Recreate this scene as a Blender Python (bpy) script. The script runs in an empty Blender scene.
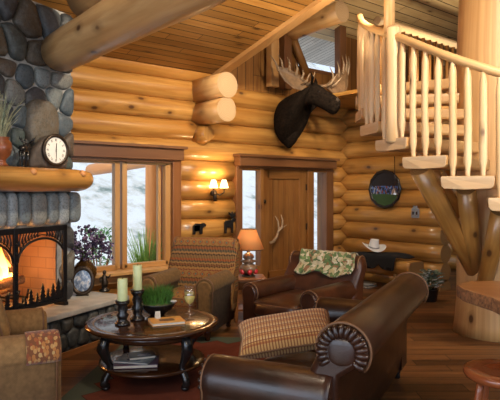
import bpy, bmesh, math, random
from mathutils import Vector, Matrix
random.seed(7)
PI = math.pi
SC = bpy.context.scene
COL = SC.collection
V = Vector

# ---------------------------------------------------------------- frame of the place
# X runs along the entrance wall, Y towards it, Z up.  The photographer stands at (0,0).
TH = math.radians(39.87)
RX, RY = math.cos(TH), -math.sin(TH)      # sideways direction of the view on the floor
WX, WY = math.sin(TH), math.cos(TH)       # forward direction of the view on the floor
def at(side, ahead):
    return (RX*side + WX*ahead, RY*side + WY*ahead)
def yaw(side, ahead):
    x, y = at(side, ahead)
    return math.atan2(y, x)

# ---------------------------------------------------------------- materials
class Mat:
    def __init__(s, name):
        s.m = bpy.data.materials.new(name); s.m.use_nodes = True
        s.nt = s.m.node_tree; s.N = s.nt.nodes; s.L = s.nt.links
        s.b = s.N['Principled BSDF']; s.out = s.N['Material Output']
    def n(s, t, **kw):
        o = s.N.new(t)
        for k, v in kw.items():
            if k in o.inputs: s.put(o.inputs[k], v)
            else: setattr(o, k, v)
        return o
    def put(s, sock, v):
        if isinstance(v, bpy.types.NodeSocket): s.L.new(v, sock)
        else: sock.default_value = v
    def math(s, op, a, b=0.0, c=0.0):
        o = s.N.new('ShaderNodeMath'); o.operation = op
        s.put(o.inputs[0], a); s.put(o.inputs[1], b); s.put(o.inputs[2], c)
        return o.outputs[0]
    def mix(s, f, a, b, blend='MIX'):
        o = s.N.new('ShaderNodeMix'); o.data_type = 'RGBA'; o.blend_type = blend
        s.put(o.inputs[0], f)
        for i, v in ((6, a), (7, b)):
            if not isinstance(v, bpy.types.NodeSocket) and len(v) == 3: v = (*v, 1)
            s.put(o.inputs[i], v)
        return o.outputs[2]
    def ramp(s, f, stops, interp='LINEAR'):
        o = s.N.new('ShaderNodeValToRGB'); r = o.color_ramp; r.interpolation = interp
        while len(r.elements) < len(stops): r.elements.new(0.5)
        for e, (p, c) in zip(r.elements, stops):
            e.position = p; e.color = (*c, 1) if len(c) == 3 else c
        s.put(o.inputs[0], f); return o.outputs[0]
    def uv(s, su=1, sv=1, rot=0):
        t = s.N.new('ShaderNodeUVMap')
        mp = s.n('ShaderNodeMapping', Vector=t.outputs[0]); mp.inputs['Scale'].default_value = (su, sv, 1)
        mp.inputs['Rotation'].default_value = (0, 0, rot)
        return mp.outputs[0]
    def obj(s, sc=1):
        t = s.N.new('ShaderNodeTexCoord'); mp = s.n('ShaderNodeMapping', Vector=t.outputs['Object'])
        mp.inputs['Scale'].default_value = (sc, sc, sc) if not hasattr(sc, '__len__') else sc
        return mp.outputs[0]
    def noise(s, vec, scale=1, detail=4, rough=.55, dist=0, col=False):
        o = s.n('ShaderNodeTexNoise', Vector=vec, Scale=scale, Detail=detail, Roughness=rough, Distortion=dist)
        return o.outputs[1 if col else 0]
    def sep(s, vec):
        o = s.n('ShaderNodeSeparateXYZ', Vector=vec); return o.outputs
    def bump(s, h, strength=.2, dist=.01):
        o = s.n('ShaderNodeBump', Height=h, Strength=strength, Distance=dist)
        s.L.new(o.outputs[0], s.b.inputs['Normal'])
    def fin(s, col=None, rough=.5, metal=0, coat=0, spec=.5, sheen=0):
        if col is not None:
            if not isinstance(col, bpy.types.NodeSocket) and len(col) == 3: col = (*col, 1)
            s.put(s.b.inputs['Base Color'], col)
        s.put(s.b.inputs['Roughness'], rough); s.put(s.b.inputs['Metallic'], metal)
        s.put(s.b.inputs['Coat Weight'], coat); s.put(s.b.inputs['Specular IOR Level'], spec)
        s.put(s.b.inputs['Sheen Weight'], sheen)
        return s.m

def plain(name, c, rough=.5, metal=0, coat=0, var=.12, sc=25, spec=.5, sheen=0, bump=0):
    M = Mat(name); v = M.noise(M.obj(sc), 1, 3)
    k = M.ramp(v, [(.3, tuple(x*(1-var) for x in c)), (.7, tuple(min(1, x*(1+var)) for x in c))])
    if bump: M.bump(v, bump, .01)
    return M.fin(k, rough, metal, coat, spec, sheen)

def wood(name, c1, c2, knot=(.09, .035, .012), rough=.42, su=.9, sv=13, knots=.75, coat=0, bump=.12, ks=(2.6, 4.6)):
    M = Mat(name)
    g = M.noise(M.uv(su, sv), 1, 5, .6, .5)
    big = M.noise(M.uv(.55, 2.2), 1, 2)
    col = M.ramp(g, [(.28, c2), (.62, c1)])
    dk = (c1[0]*.66, c1[1]*.52, c1[2]*.36)
    col = M.mix(M.ramp(big, [(.38, (0, 0, 0)), (.68, (.72, .72, .72))]), col, dk)
    if knots < 1:
        vo = M.n('ShaderNodeTexVoronoi', Vector=M.uv(*ks), Scale=1.0)
        pick = M.math('GREATER_THAN', M.sep(vo.outputs['Color'])[0], knots)
        d = M.ramp(vo.outputs['Distance'], [(.09, (1, 1, 1)), (.15, (.35, .35, .35)), (.34, (0, 0, 0))])
        col = M.mix(M.math('MULTIPLY', d, pick), col, knot)
    M.bump(g, bump, .01)
    return M.fin(col, rough, 0, coat)

def log_end(name, c1, c2):
    M = Mat(name); u = M.uv(1, 1)
    ln = M.n('ShaderNodeVectorMath', operation='LENGTH'); M.put(ln.inputs[0], u)
    d = M.math('ADD', M.math('MULTIPLY', ln.outputs['Value'], 260), M.math('MULTIPLY', M.noise(u, 14, 3), 9))
    s = M.math('MULTIPLY_ADD', M.math('SINE', d), .5, .5)
    ed = M.ramp(ln.outputs['Value'], [(.10, (0, 0, 0)), (.22, (.5, .5, .5))])
    col = M.mix(ed, M.mix(s, c1, c2), tuple(x*.8 for x in c2))
    return M.fin(col, .6)

def planks(name, c1, c2, width, length, rough=.45, seam=.012, knots=.8, var=.5, coat=0, seamc=(.03, .012, .004), grain=16, bump=.3):
    M = Mat(name); x, y, _ = M.sep(M.uv(1, 1))
    vy = M.math('DIVIDE', y, width); row = M.math('FLOOR', vy)
    wn = M.n('ShaderNodeTexWhiteNoise', noise_dimensions='1D', W=row)
    ux = M.math('ADD', M.math('DIVIDE', x, length), M.math('MULTIPLY', wn.outputs[0], 7.3))
    cell = M.math('ADD', M.math('FLOOR', ux), M.math('MULTIPLY', row, 17.17))
    w2 = M.n('ShaderNodeTexWhiteNoise', noise_dimensions='1D', W=cell)
    off = M.math('MULTIPLY', w2.outputs[0], 31)
    cv = M.n('ShaderNodeCombineXYZ', X=M.math('ADD', M.math('MULTIPLY', x, .9), off), Y=M.math('MULTIPLY', y, grain), Z=off)
    g = M.noise(cv.outputs[0], 1, 5, .6, .4)
    col = M.ramp(g, [(.3, c2), (.65, c1)])
    col = M.mix(M.math('MULTIPLY', w2.outputs[0], var), col, tuple(v*.42 for v in c2))
    if knots < 1:
        cv2 = M.n('ShaderNodeCombineXYZ', X=M.math('ADD', M.math('MULTIPLY', x, 2.2), off), Y=M.math('MULTIPLY', y, 7))
        vo = M.n('ShaderNodeTexVoronoi', Vector=cv2.outputs[0], Scale=1.0)
        pick = M.math('GREATER_THAN', M.sep(vo.outputs['Color'])[0], knots)
        d = M.ramp(vo.outputs['Distance'], [(.06, (1, 1, 1)), (.2, (.2, .2, .2)), (.34, (0, 0, 0))])
        col = M.mix(M.math('MULTIPLY', d, pick), col, (.07, .028, .01))
    fy = M.math('FRACT', vy); fx = M.math('FRACT', ux)
    sy = M.math('LESS_THAN', M.math('MINIMUM', fy, M.math('SUBTRACT', 1, fy)), seam/width*.5)
    sx = M.math('LESS_THAN', M.math('MINIMUM', fx, M.math('SUBTRACT', 1, fx)), .004/length)
    sm = M.math('MAXIMUM', sy, sx)
    col = M.mix(sm, col, seamc)
    M.bump(M.math('SUBTRACT', M.math('MULTIPLY', g, .15), sm), bump, .006)
    return M.fin(col, rough, 0, coat, .28)

def leather(name, c1, c2, rough=.3):
    M = Mat(name); o = M.obj(1)
    a = M.noise(o, 5, 4); col = M.ramp(a, [(.33, c2), (.68, c1)])
    vo = M.n('ShaderNodeTexVoronoi', Vector=o, Scale=160.0)
    w = M.math('MULTIPLY', M.noise(o, 9, 3, .5, .6), .45)
    M.bump(M.math('ADD', M.math('MULTIPLY', vo.outputs['Distance'], .25), w), .22, .012)
    return M.fin(col, M.math('MULTIPLY_ADD', a, .14, rough-.06), 0, .1, .5)

def emit(name, c, st):
    M = Mat(name); M.b.inputs['Emission Color'].default_value = (*c, 1); M.b.inputs['Emission Strength'].default_value = st
    return M.fin(c, .6)

def glass_pane(name, k0=.02):
    M = Mat(name); M.N.remove(M.b)
    t = M.n('ShaderNodeBsdfTransparent'); g = M.n('ShaderNodeBsdfGlossy', Roughness=.02)
    lw = M.n('ShaderNodeLayerWeight', Blend=.5); f = M.math('MULTIPLY_ADD', M.math('POWER', lw.outputs['Facing'], 5), .6, k0); mx = M.n('ShaderNodeMixShader')
    M.L.new(f, mx.inputs[0]); M.L.new(t.outputs[0], mx.inputs[1]); M.L.new(g.outputs[0], mx.inputs[2])
    M.L.new(mx.outputs[0], M.out.inputs[0]); return M.m

def clear_glass(name, c=(1, 1, 1), rough=.0):
    M = Mat(name); M.b.inputs['Transmission Weight'].default_value = 1; M.b.inputs['IOR'].default_value = 1.3
    return M.fin(c, rough)

def attr_stone(name):
    M = Mat(name); a = M.n('ShaderNodeAttribute', attribute_name='Col'); o = M.obj(1)
    n1 = M.noise(o, 14, 6, .65); n2 = M.noise(o, 60, 3)
    col = M.mix(M.ramp(n1, [(.45, (0, 0, 0)), (.75, (.5, .5, .5))]), a.outputs[0], (.15, .165, .17))
    col = M.mix(M.ramp(n2, [(.48, (0, 0, 0)), (.72, (.6, .6, .6))]), col, (.014, .016, .018))
    M.bump(M.math('ADD', n1, M.math('MULTIPLY', n2, .3)), .6, .02)
    return M.fin(col, .55)

def kilim(name, light=False):
    M = Mat(name); x, y, _ = M.sep(M.uv(1, 1))
    tri = M.math('PINGPONG', M.math('MULTIPLY', x, 1), .03)
    yy = M.math('ADD', y, M.math('MULTIPLY', tri, .35))
    per = .40
    f = M.math('FRACT', M.math('DIVIDE', yy, per))
    B = [(.0, (0.086, 0.026, 0.010)), (.07, (0.023, 0.010, 0.006)), (.10, (0.196, 0.098, 0.029)), (.17, (0.115, 0.020, 0.010)), (.21, (0.207, 0.110, 0.034)),
         (.42, (0.034, 0.020, 0.010)), (.46, (0.138, 0.034, 0.011)), (.54, (0.026, 0.032, 0.026)), (.62, (0.184, 0.098, 0.034)), (.68, (0.018, 0.011, 0.010)),
         (.73, (0.104, 0.058, 0.023)), (.83, (0.155, 0.032, 0.010)), (.90, (0.029, 0.026, 0.020)), (.95, (0.184, 0.104, 0.034))]
    col = M.ramp(f, B, 'CONSTANT')
    # diamonds inside the wide band and small checks on the rest
    dx = M.math('ABSOLUTE', M.math('SUBTRACT', M.math('FRACT', M.math('DIVIDE', x, .085)), .5))
    dy = M.math('ABSOLUTE', M.math('SUBTRACT', f, .315))
    dia = M.math('ADD', M.math('MULTIPLY', dx, 1.0), M.math('MULTIPLY', dy, 4.6))
    inb = M.math('LESS_THAN', dy, .1)
    ring = M.math('MULTIPLY', inb, M.math('LESS_THAN', M.math('ABSOLUTE', M.math('SUBTRACT', dia, .36)), .07))
    core = M.math('MULTIPLY', inb, M.math('LESS_THAN', dia, .17))
    col = M.mix(ring, col, (.17, .045, .025)); col = M.mix(core, col, (.06, .08, .075))
    ck = M.math('GREATER_THAN', M.math('SINE', M.math('MULTIPLY', x, 300)), .35)
    col = M.mix(M.math('MULTIPLY', M.math('MULTIPLY', ck, M.math('SUBTRACT', 1, inb)), .45), col, (.33, .19, .08))
    wv = M.math('SINE', M.math('MULTIPLY', y, 1400))
    M.bump(wv, .15, .003)
    return M.fin(col, .9, 0, 0, .1, 0)

def chenille(name, c):
    M = Mat(name); x, y, _ = M.sep(M.uv(1, 1))
    w = M.math('MULTIPLY', M.math('SINE', M.math('MULTIPLY', x, 520)), M.math('SINE', M.math('MULTIPLY', y, 520)))
    n = M.noise(M.obj(1), 30, 4)
    col = M.ramp(n, [(.3, tuple(v*.75 for v in c)), (.7, tuple(v*1.18 for v in c))])
    M.bump(M.math('ADD', w, n), .25, .004)
    return M.fin(col, .9, 0, 0, .12, .05)

def floral(name):
    M = Mat(name); u = M.uv(1, 1)
    vo = M.n('ShaderNodeTexVoronoi', Vector=u, Scale=34.0)
    col = M.ramp(M.sep(vo.outputs['Color'])[0], [(0, (.36, .15, .045)), (.3, (.22, .06, .025)), (.5, (.40, .22, .08)), (.75, (.28, .09, .03)), (.9, (.42, .27, .11))], 'CONSTANT')
    col = M.mix(M.math('GREATER_THAN', vo.outputs['Distance'], .55), col, (.16, .06, .025))
    return M.fin(col, .9, 0, 0, .2, .2)

def plaid(name):
    M = Mat(name); x, y, _ = M.sep(M.uv(1, 1))
    fx = M.math('FRACT', M.math('DIVIDE', x, .021)); fy = M.math('FRACT', M.math('DIVIDE', y, .07))
    col = M.ramp(fy, [(0, (.58, .34, .13)), (.28, (.42, .16, .06)), (.46, (.56, .31, .11)), (.62, (.26, .085, .04)), (.72, (.62, .42, .20))], 'CONSTANT')
    col = M.mix(M.math('MULTIPLY', M.math('LESS_THAN', fx, .42), .8), col, (.17, .055, .024))
    w = M.math('SINE', M.math('MULTIPLY', x, 600)); M.bump(w, .3, .004)
    return M.fin(col, .85, 0, 0, .2, .2)

def camo(name):
    M = Mat(name); u = M.uv(1, 1)
    vo = M.n('ShaderNodeTexVoronoi', Vector=M.mix(.12, u, M.noise(u, 9, 3, col=True)), Scale=30.0)
    col = M.ramp(M.sep(vo.outputs['Color'])[0], [(0, (0.094, 0.148, 0.055)), (.22, (0.328, 0.281, 0.156)), (.40, (0.062, 0.094, 0.039)), (.52, (0.406, 0.359, 0.234)), (.68, (0.203, 0.109, 0.055)), (.8, (0.156, 0.234, 0.086)), (.90, (0.484, 0.437, 0.328))], 'CONSTANT')
    M.bump(M.noise(u, 60, 3), .3, .004)
    return M.fin(col, .95, 0, 0, .1, .2)

def rug_mat(name, W, D):
    M = Mat(name); x, y, _ = M.sep(M.uv(1, 1))
    tri = M.math('PINGPONG', y, .14); tri2 = M.math('PINGPONG', x, .14)
    ex = M.math('MINIMUM', x, M.math('SUBTRACT', W, x)); ey = M.math('MINIMUM', y, M.math('SUBTRACT', D, y))
    e = M.math('MINIMUM', M.math('ADD', ex, M.math('MULTIPLY', tri, .9)), M.math('ADD', ey, M.math('MULTIPLY', tri2, .9)))
    n = M.noise(M.uv(1, 1), 6, 4)
    red = M.ramp(n, [(.3, (.115, .032, .021)), (.7, (.175, .054, .034))])
    k = M.math('DIVIDE', e, 1.2)
    col = M.ramp(k, [(0, (.085, .105, .08)), (.215, (.05, .02, .015)), (.228, (.15, .044, .028)), (.34, (.07, .03, .02)), (.352, (.12, .034, .022))], 'CONSTANT')
    col = M.mix(M.math('GREATER_THAN', k, .228), col, M.mix(.6, col, red))
    fib = M.noise(M.uv(1, 1), 240, 2); M.bump(fib, .5, .004)
    return M.fin(col, .95, 0, 0, .1)

def crowd_picture(name):
    M = Mat(name); x, y, _ = M.sep(M.uv(1, 1))
    vo = M.n('ShaderNodeTexVoronoi', Vector=M.uv(30, 16), Scale=1.0)
    people = M.ramp(M.sep(vo.outputs['Color'])[0], [(0, (.01, .012, .02)), (.3, (.06, .12, .32)), (.6, (.015, .03, .09)), (.75, (.22, .24, .30)), (.87, (.16, .05, .04))], 'CONSTANT')
    yy = M.math('ADD', y, M.math('MULTIPLY', M.noise(M.uv(9, 0), 1, 2), .08))
    band = M.ramp(M.math('ADD', yy, .5), [(0, (0, 0, 0)), (.40, (1, 1, 1)), (.63, (0, 0, 0))], 'CONSTANT')
    base = M.ramp(M.math('ADD', y, .5), [(0, (.03, .07, .025)), (.40, (.012, .012, .015))], 'CONSTANT')
    return M.fin(M.mix(band, base, people), .25)

def photo_mat(name):
    M = Mat(name); u = M.uv(18, 18)
    c = M.ramp(M.noise(u, 1, 3), [(.3, (.03, .05, .10)), (.5, (.18, .24, .36)), (.62, (.5, .52, .55)), (.75, (.12, .07, .05))])
    return M.fin(c, .15)

MT = {}
def mats():
    T = MT
    T['log'] = wood('golden_log', (.54, .285, .076), (.27, .110, .020), rough=.32, knots=.36, coat=.25)
    T['beam'] = wood('beam_log', (.62, .38, .16), (.36, .175, .055), rough=.42, knots=.35, su=.8, sv=9, coat=.15)
    T['cream'] = wood('peeled_cream', (.80, .60, .35), (.66, .44, .215), rough=.4, knots=.85)
    T['tread'] = wood('tread_wood', (.62, .40, .18), (.48, .27, .10), rough=.4, knots=.85)
    T['trunk'] = wood('trunk_wood', (.66, .42, .19), (.48, .26, .10), rough=.45, knots=.85, su=.5, sv=18)
    T['end'] = log_end('log_end_grain', (.50, .345, .19), (.42, .26, .12))
    T['endgold'] = log_end('golden_end_grain', (.36, .19, .06), (.28, .135, .04))
    T['endgrey'] = wood('pale_end', (.62, .48, .32), (.50, .35, .20), rough=.6, knots=1, su=2, sv=30)
    T['ceil'] = planks('ceiling_planks', (.47, .235, .058), (.29, .125, .026), .14, 3.2, .42, .014, .5, .65)
    T['ceil2'] = planks('loft_planks', (.70, .52, .26), (.54, .36, .15), .20, 3.0, .5, .016, .5, .45)
    T['soffit'] = planks('grey_soffit', (.85, .83, .78), (.66, .62, .56), .12, 2.5, .6, .012, .8, .4)
    T['vplank'] = planks('vertical_planks', (.33, .15, .040), (.21, .085, .020), .17, 3.0, .5, .010, .7, .4)
    T['floor'] = planks('floor_oak', (.27, .118, .042), (.105, .042, .015), .17, 1.5, .42, .010, .9, .95, .0, bump=.1, seamc=(.010, .004, .002))
    T['door'] = wood('door_alder', (.26, .115, .030), (.14, .052, .011), rough=.4, knots=.75)
    T['trimd'] = wood('dark_trim', (.19, .082, .030), (.12, .048, .016), rough=.45, knots=.9)
    T['winw'] = wood('window_wood', (.54, .31, .12), (.42, .22, .075), rough=.4, knots=.95)
    T['tablew'] = wood('table_walnut', (.066, .027, .011), (.028, .011, .005), rough=.2, knots=1, coat=.3)
    T['stoolw'] = wood('stool_cherry', (.30, .085, .028), (.19, .048, .016), rough=.25, knots=1, coat=.3)
    T['slab'] = wood('slab_wood', (.50, .22, .065), (.34, .13, .035), rough=.3, knots=.7, coat=.2)
    T['bark'] = plain('bark', (.24, .10, .036), .9, var=.6, sc=40, bump=.8)
    T['sidew'] = wood('sidetable_oak', (.26, .105, .035), (.16, .06, .02), rough=.35, knots=.95)
    T['leather'] = leather('brown_leather', (.038, .0125, .006), (.013, .005, .003), .31)
    T['leather2'] = leather('chestnut_leather', (.075, .024, .010), (.026, .009, .0045), .29)
    T['stitch'] = plain('tan_welt', (.15, .07, .03), .6)
    T['kilim'] = kilim('kilim_fabric')
    T['tan'] = chenille('tan_chenille', (.245, .14, .058))
    T['tan2'] = chenille('ochre_chenille', (.24, .135, .052))
    T['olive'] = chenille('olive_chenille', (.125, .072, .028)); T['olive2'] = chenille('olive_front_chenille', (.16, .088, .032))
    T['floral'] = floral('floral_fabric')
    T['plaid'] = plaid('plaid_fabric')
    T['camo'] = camo('leafy_throw')
    T['rug'] = rug_mat('rug_weave', 3.0, 3.6)
    T['stone'] = attr_stone('river_stone')
    T['mortar'] = plain('mortar', (.27, .27, .26), .9, var=.25, sc=18)
    T['darkmortar'] = plain('dark_mortar', (.05, .05, .048), .9, var=.25, sc=18)
    T['flag'] = plain('flagstone', (.36, .345, .32), .5, var=.3, sc=5, bump=.3)
    T['brick'] = None
    T['iron'] = plain('black_iron', (.014, .014, .017), .42, .6)
    T['black'] = plain('black_lacquer', (.012, .011, .011), .25, 0, .2)
    T['bronze'] = plain('dark_bronze', (.05, .035, .025), .4, .7)
    T['pewter'] = plain('pewter', (.35, .36, .38), .3, .9)
    T['chrome'] = plain('chrome', (.6, .6, .6), .2, 1)
    T['antler'] = plain('antler_bone', (.32, .22, .13), .5, var=.3)
    T['antlerd'] = plain('antler_dark', (.17, .10, .05), .5, var=.4, sc=12)
    T['fur'] = plain('moose_fur', (.011, .007, .0045), .95, var=.7, sc=30, bump=.9, spec=.08)
    T['fur2'] = plain('moose_muzzle', (.05, .03, .017), .85, var=.4, sc=30, bump=.5)
    T['wax'] = plain('green_wax', (.60, .66, .34), .45, var=.05)
    T['wick'] = plain('wick', (.02, .02, .02), .9)
    T['grass'] = plain('green_blades', (.07, .19, .025), .55, var=.5, sc=30)
    T['grassdry'] = plain('dry_blades', (.34, .34, .20), .7, var=.4, sc=30)
    T['leafsage'] = plain('sage_leaves', (.20, .25, .17), .7, var=.5, sc=40)
    T['purple'] = plain('purple_petals', (.05, .03, .075), .7, var=.6, sc=50)
    T['lilac'] = plain('lilac_petals', (.20, .15, .26), .7, var=.4, sc=50)
    T['stem'] = plain('stem_green', (.10, .13, .05), .7)
    T['white'] = plain('white_petals', (.75, .74, .70), .6)
    T['amber'] = plain('amber_glaze', (.055, .026, .007), .12, 0, .6, .5, 6)
    T['terra'] = plain('terracotta_glaze', (.26, .075, .025), .3, 0, .3, .3, 12)
    T['darkrock'] = plain('dark_rock', (.055, .042, .034), .7, var=.5, sc=14, bump=.8)
    T['dial'] = plain('clock_dial', (.78, .76, .70), .4, var=.03)
    T['redglaze'] = plain('red_glaze', (.42, .02, .03), .2, 0, .5, .3, 15)
    T['cream_cer'] = plain('brown_ceramic', (.16, .09, .05), .3, 0, .3, .4, 15)
    T['glass'] = glass_pane('window_glass')
    T['wineglass'] = glass_pane('wine_glass', .10)
    T['wine'] = plain('white_wine', (.72, .62, .20), .08, 0, .3, .04)
    T['shade'] = None
    T['paper'] = plain('paper', (.62, .58, .50), .8, var=.05)
    T['cover_o'] = plain('orange_cover', (.80, .42, .11), .45, var=.15, sc=18)
    T['cover_d'] = plain('dark_cover', (.03, .035, .045), .35, var=.3)
    T['cover_p'] = plain('plum_cover', (.12, .06, .12), .35)
    T['cover_g'] = plain('slate_cover', (.20, .26, .32), .35, var=.3)
    T['felt'] = plain('white_felt', (.78, .78, .77), .85, var=.05)
    T['cloth'] = plain('black_wool', (.006, .006, .007), .95, var=.4, sc=60)
    T['pict'] = crowd_picture('crowd_picture')
    T['photo'] = photo_mat('photo_print')
    T['newsprint'] = plain('newsprint', (.26, .26, .25), .8, var=.2, sc=50)
    T['switch'] = plain('grey_plate', (.22, .24, .27), .4)
    T['snow'] = plain('snow_ground', (.80, .82, .84), .8, var=.06, sc=1.2)
    T['hill'] = None
    T['tallgrass'] = plain('outdoor_grass', (.22, .42, .08), .6, var=.4, sc=30)
    T['shrub'] = plain('outdoor_green', (.12, .32, .12), .7, var=.5, sc=30)
    T['porch'] = wood('porch_log', (.66, .30, .10), (.52, .21, .06), rough=.5)
    T['ember'] = None
    # lampshade: warm paper that lets the bulb through
    M = Mat('parchment_shade'); M.N.remove(M.b)
    d = M.n('ShaderNodeBsdfDiffuse', Color=(.60, .33, .13, 1)); t = M.n('ShaderNodeBsdfTranslucent', Color=(.82, .43, .15, 1))
    mx = M.n('ShaderNodeMixShader'); mx.inputs[0].default_value = .38
    M.L.new(d.outputs[0], mx.inputs[1]); M.L.new(t.outputs[0], mx.inputs[2]); M.L.new(mx.outputs[0], M.out.inputs[0]); T['shade'] = M.m
    T['bulbshade'] = emit('lit_frosted_glass', (1, .78, .46), 3.2)
    T['ember'] = emit('glowing_ember', (1, .22, .03), 3)
    # flames
    M = Mat('flame'); M.N.remove(M.b)
    z = M.sep(M.uv(1, 1))[1]
    e = M.n('ShaderNodeEmission', Color=M.ramp(z, [(0, (1, .62, .20)), (.5, (1, .40, .07)), (1, (1, .16, .015))]), Strength=11.0)
    tr = M.n('ShaderNodeBsdfTransparent'); mx = M.n('ShaderNodeMixShader')
    M.put(mx.inputs[0], M.ramp(z, [(0, (.9, .9, .9)), (.75, (.6, .6, .6)), (1, (.1, .1, .1))]))
    M.L.new(tr.outputs[0], mx.inputs[1]); M.L.new(e.outputs[0], mx.inputs[2]); M.L.new(mx.outputs[0], M.out.inputs[0]); T['flame'] = M.m
    # firebrick
    M = Mat('firebrick'); b = M.n('ShaderNodeTexBrick', Vector=M.uv(1, 1), Scale=1.0)
    for k, v in (('Color1', (.34, .20, .10, 1)), ('Color2', (.31, .175, .085, 1)), ('Mortar', (.24, .14, .075, 1))): b.inputs[k].default_value = v
    b.inputs['Brick Width'].default_value = .23; b.inputs['Row Height'].default_value = .115; b.inputs['Mortar Size'].default_value = .006
    T['brick'] = M.fin(b.outputs[0], .9)
    # the pale slope across the valley: snow with sage scrub
    M = Mat('winter_slope'); o = M.obj(1)
    n = M.noise(o, .30, 5, .6); n2 = M.noise(o, 1.4, 5, .65)
    c = M.ramp(M.math('MULTIPLY_ADD', n2, .5, M.math('MULTIPLY', n, .5)), [(.36, (.17, .22, .19)), (.42, (.40, .44, .42)), (.46, (.64, .63, .58)), (.52, (.76, .78, .79)), (.8, (.83, .85, .87))])
    T['hill'] = M.fin(c, .9)
mats()
# ---------------------------------------------------------------- mesh building
class MB:
    def __init__(s):
        s.v = []; s.f = []; s.uv = []; s.mi = []; s.sm = []; s.col = []
        s.M = Matrix.Identity(4); s.m = 0; s.c = (1, 1, 1)
    def vert(s, p):
        s.v.append(s.M @ V(p)); return len(s.v)-1
    def face(s, idx, uv=None, m=None, smooth=True):
        s.f.append(list(idx)); s.uv.append(uv or [(0, 0)]*len(idx)); s.mi.append(s.m if m is None else m); s.sm.append(smooth); s.col.append(s.c)
    # ---- solids
    def box(s, c, size, m=None, rot=0, axis=0, taper=1.0):
        """axis: the direction the grain runs (0 x, 1 y, 2 z)"""
        hx, hy, hz = (d/2 for d in size); off = random.uniform(0, 40)
        R = Matrix.Translation(c) @ Matrix.Rotation(rot, 4, 'Z'); co = []
        for dz in (-1, 1):
            k = taper if dz > 0 else 1
            for dx, dy in ((-1, -1), (1, -1), (1, 1), (-1, 1)): co.append(V((dx*hx*k, dy*hy*k, dz*hz)))
        ids = [s.vert(R @ p) for p in co]
        for q in ((3, 2, 1, 0), (4, 5, 6, 7), (0, 1, 5, 4), (1, 2, 6, 5), (2, 3, 7, 6), (3, 0, 4, 7)):
            P = [co[i] for i in q]
            ext = [max(p[a] for p in P)-min(p[a] for p in P) for a in range(3)]
            flat = min(range(3), key=lambda a: ext[a])
            if flat == axis: ua, va = [a for a in range(3) if a != flat]
            else: ua, va = axis, [a for a in range(3) if a not in (flat, axis)][0]
            s.face([ids[i] for i in q], [(p[ua]+off, p[va]+off*.37) for p in P], m, False)
    def tube(s, pts, rad, seg=12, caps=True, m=None, mcap=None, wob=0, flat=None, capdome=0):
        pts = [V(p) for p in pts]; n = len(pts)
        if not hasattr(rad, '__len__'): rad = [rad]*n
        off = random.uniform(0, 60); ph = [random.uniform(0, 6.28) for _ in range(6)]
        tang = []
        for i in range(n):
            a = pts[max(i-1, 0)]; b = pts[min(i+1, n-1)]; t = (b-a); tang.append(t.normalized() if t.length > 1e-9 else V((0, 0, 1)))
        up = V((0, 0, 1)) if abs(tang[0].z) < .9 else V((1, 0, 0))
        nrm = (up - tang[0]*up.dot(tang[0])).normalized(); rings = []; L = 0; frames = []
        for i in range(n):
            if i: 
                L += (pts[i]-pts[i-1]).length
                nrm = (nrm - tang[i]*nrm.dot(tang[i])).normalized()
            bi = tang[i].cross(nrm); r = rad[i]; ring = []
            for k in range(seg):
                a = 2*PI*k/seg
                rr = r*(1+wob*(math.sin(L*3.1+ph[0]+a)+.7*math.sin(L*6.3+ph[1]+2*a)+.5*math.sin(L*1.3+ph[2]+3*a)))
                e1, e2 = (rr, rr) if flat is None else (rr*flat[0], rr*flat[1])
                ring.append(s.vert(pts[i]+nrm*math.cos(a)*e1+bi*math.sin(a)*e2))
            rings.append((ring, L)); frames.append((nrm.copy(), bi))
        rm = sum(rad)/n
        for i in range(n-1):
            (A, la), (B, lb) = rings[i], rings[i+1]
            for k in range(seg):
                k2 = (k+1) % seg; va, vb = 2*PI*k/seg*rm+off*.3, 2*PI*(k+1)/seg*rm+off*.3
                s.face([A[k], B[k], B[k2], A[k2]][::-1], [(la+off, va), (lb+off, va), (lb+off, vb), (la+off, vb)][::-1], m)
        if caps:
            for e, (R, _) in ((0, rings[0]), (1, rings[-1])):
                r = rad[0] if e == 0 else rad[-1]
                u = [(math.cos(2*PI*k/seg)*r, math.sin(2*PI*k/seg)*r) for k in range(seg)]
                if capdome:
                    i = 0 if e == 0 else n-1; d = tang[i]*(-1 if e == 0 else 1); nr, bi = frames[i]
                    prev = R; pu = u
                    for q in (.75, .4):
                        ring = [s.vert(pts[i]+d*capdome*(1-q*q)**.5+(nr*math.cos(2*PI*k/seg)+bi*math.sin(2*PI*k/seg))*r*q) for k in range(seg)]
                        uu = [(x*q, y*q) for x, y in u]
                        for k in range(seg):
                            k2 = (k+1) % seg; ix = [prev[k], prev[k2], ring[k2], ring[k]]; ux = [pu[k], pu[k2], uu[k2], uu[k]]
                            s.face(ix if e else ix[::-1], ux if e else ux[::-1], mcap if mcap is not None else m)
                        prev, pu = ring, uu
                    s.face(prev if e else prev[::-1], pu if e else pu[::-1], mcap if mcap is not None else m)
                else:
                    s.face(R if e else R[::-1], u if e else u[::-1], mcap if mcap is not None else m, False)
    def log(s, a, b, r0, r1=None, seg=16, m=None, mcap=None, wob=.02, step=.45):
        a, b = V(a), V(b); r1 = r0 if r1 is None else r1
        n = max(2, int((b-a).length/step)+1)
        s.tube([a.lerp(b, i/(n-1)) for i in range(n)], [r0+(r1-r0)*i/(n-1) for i in range(n)], seg, True, m, mcap, wob)
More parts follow.
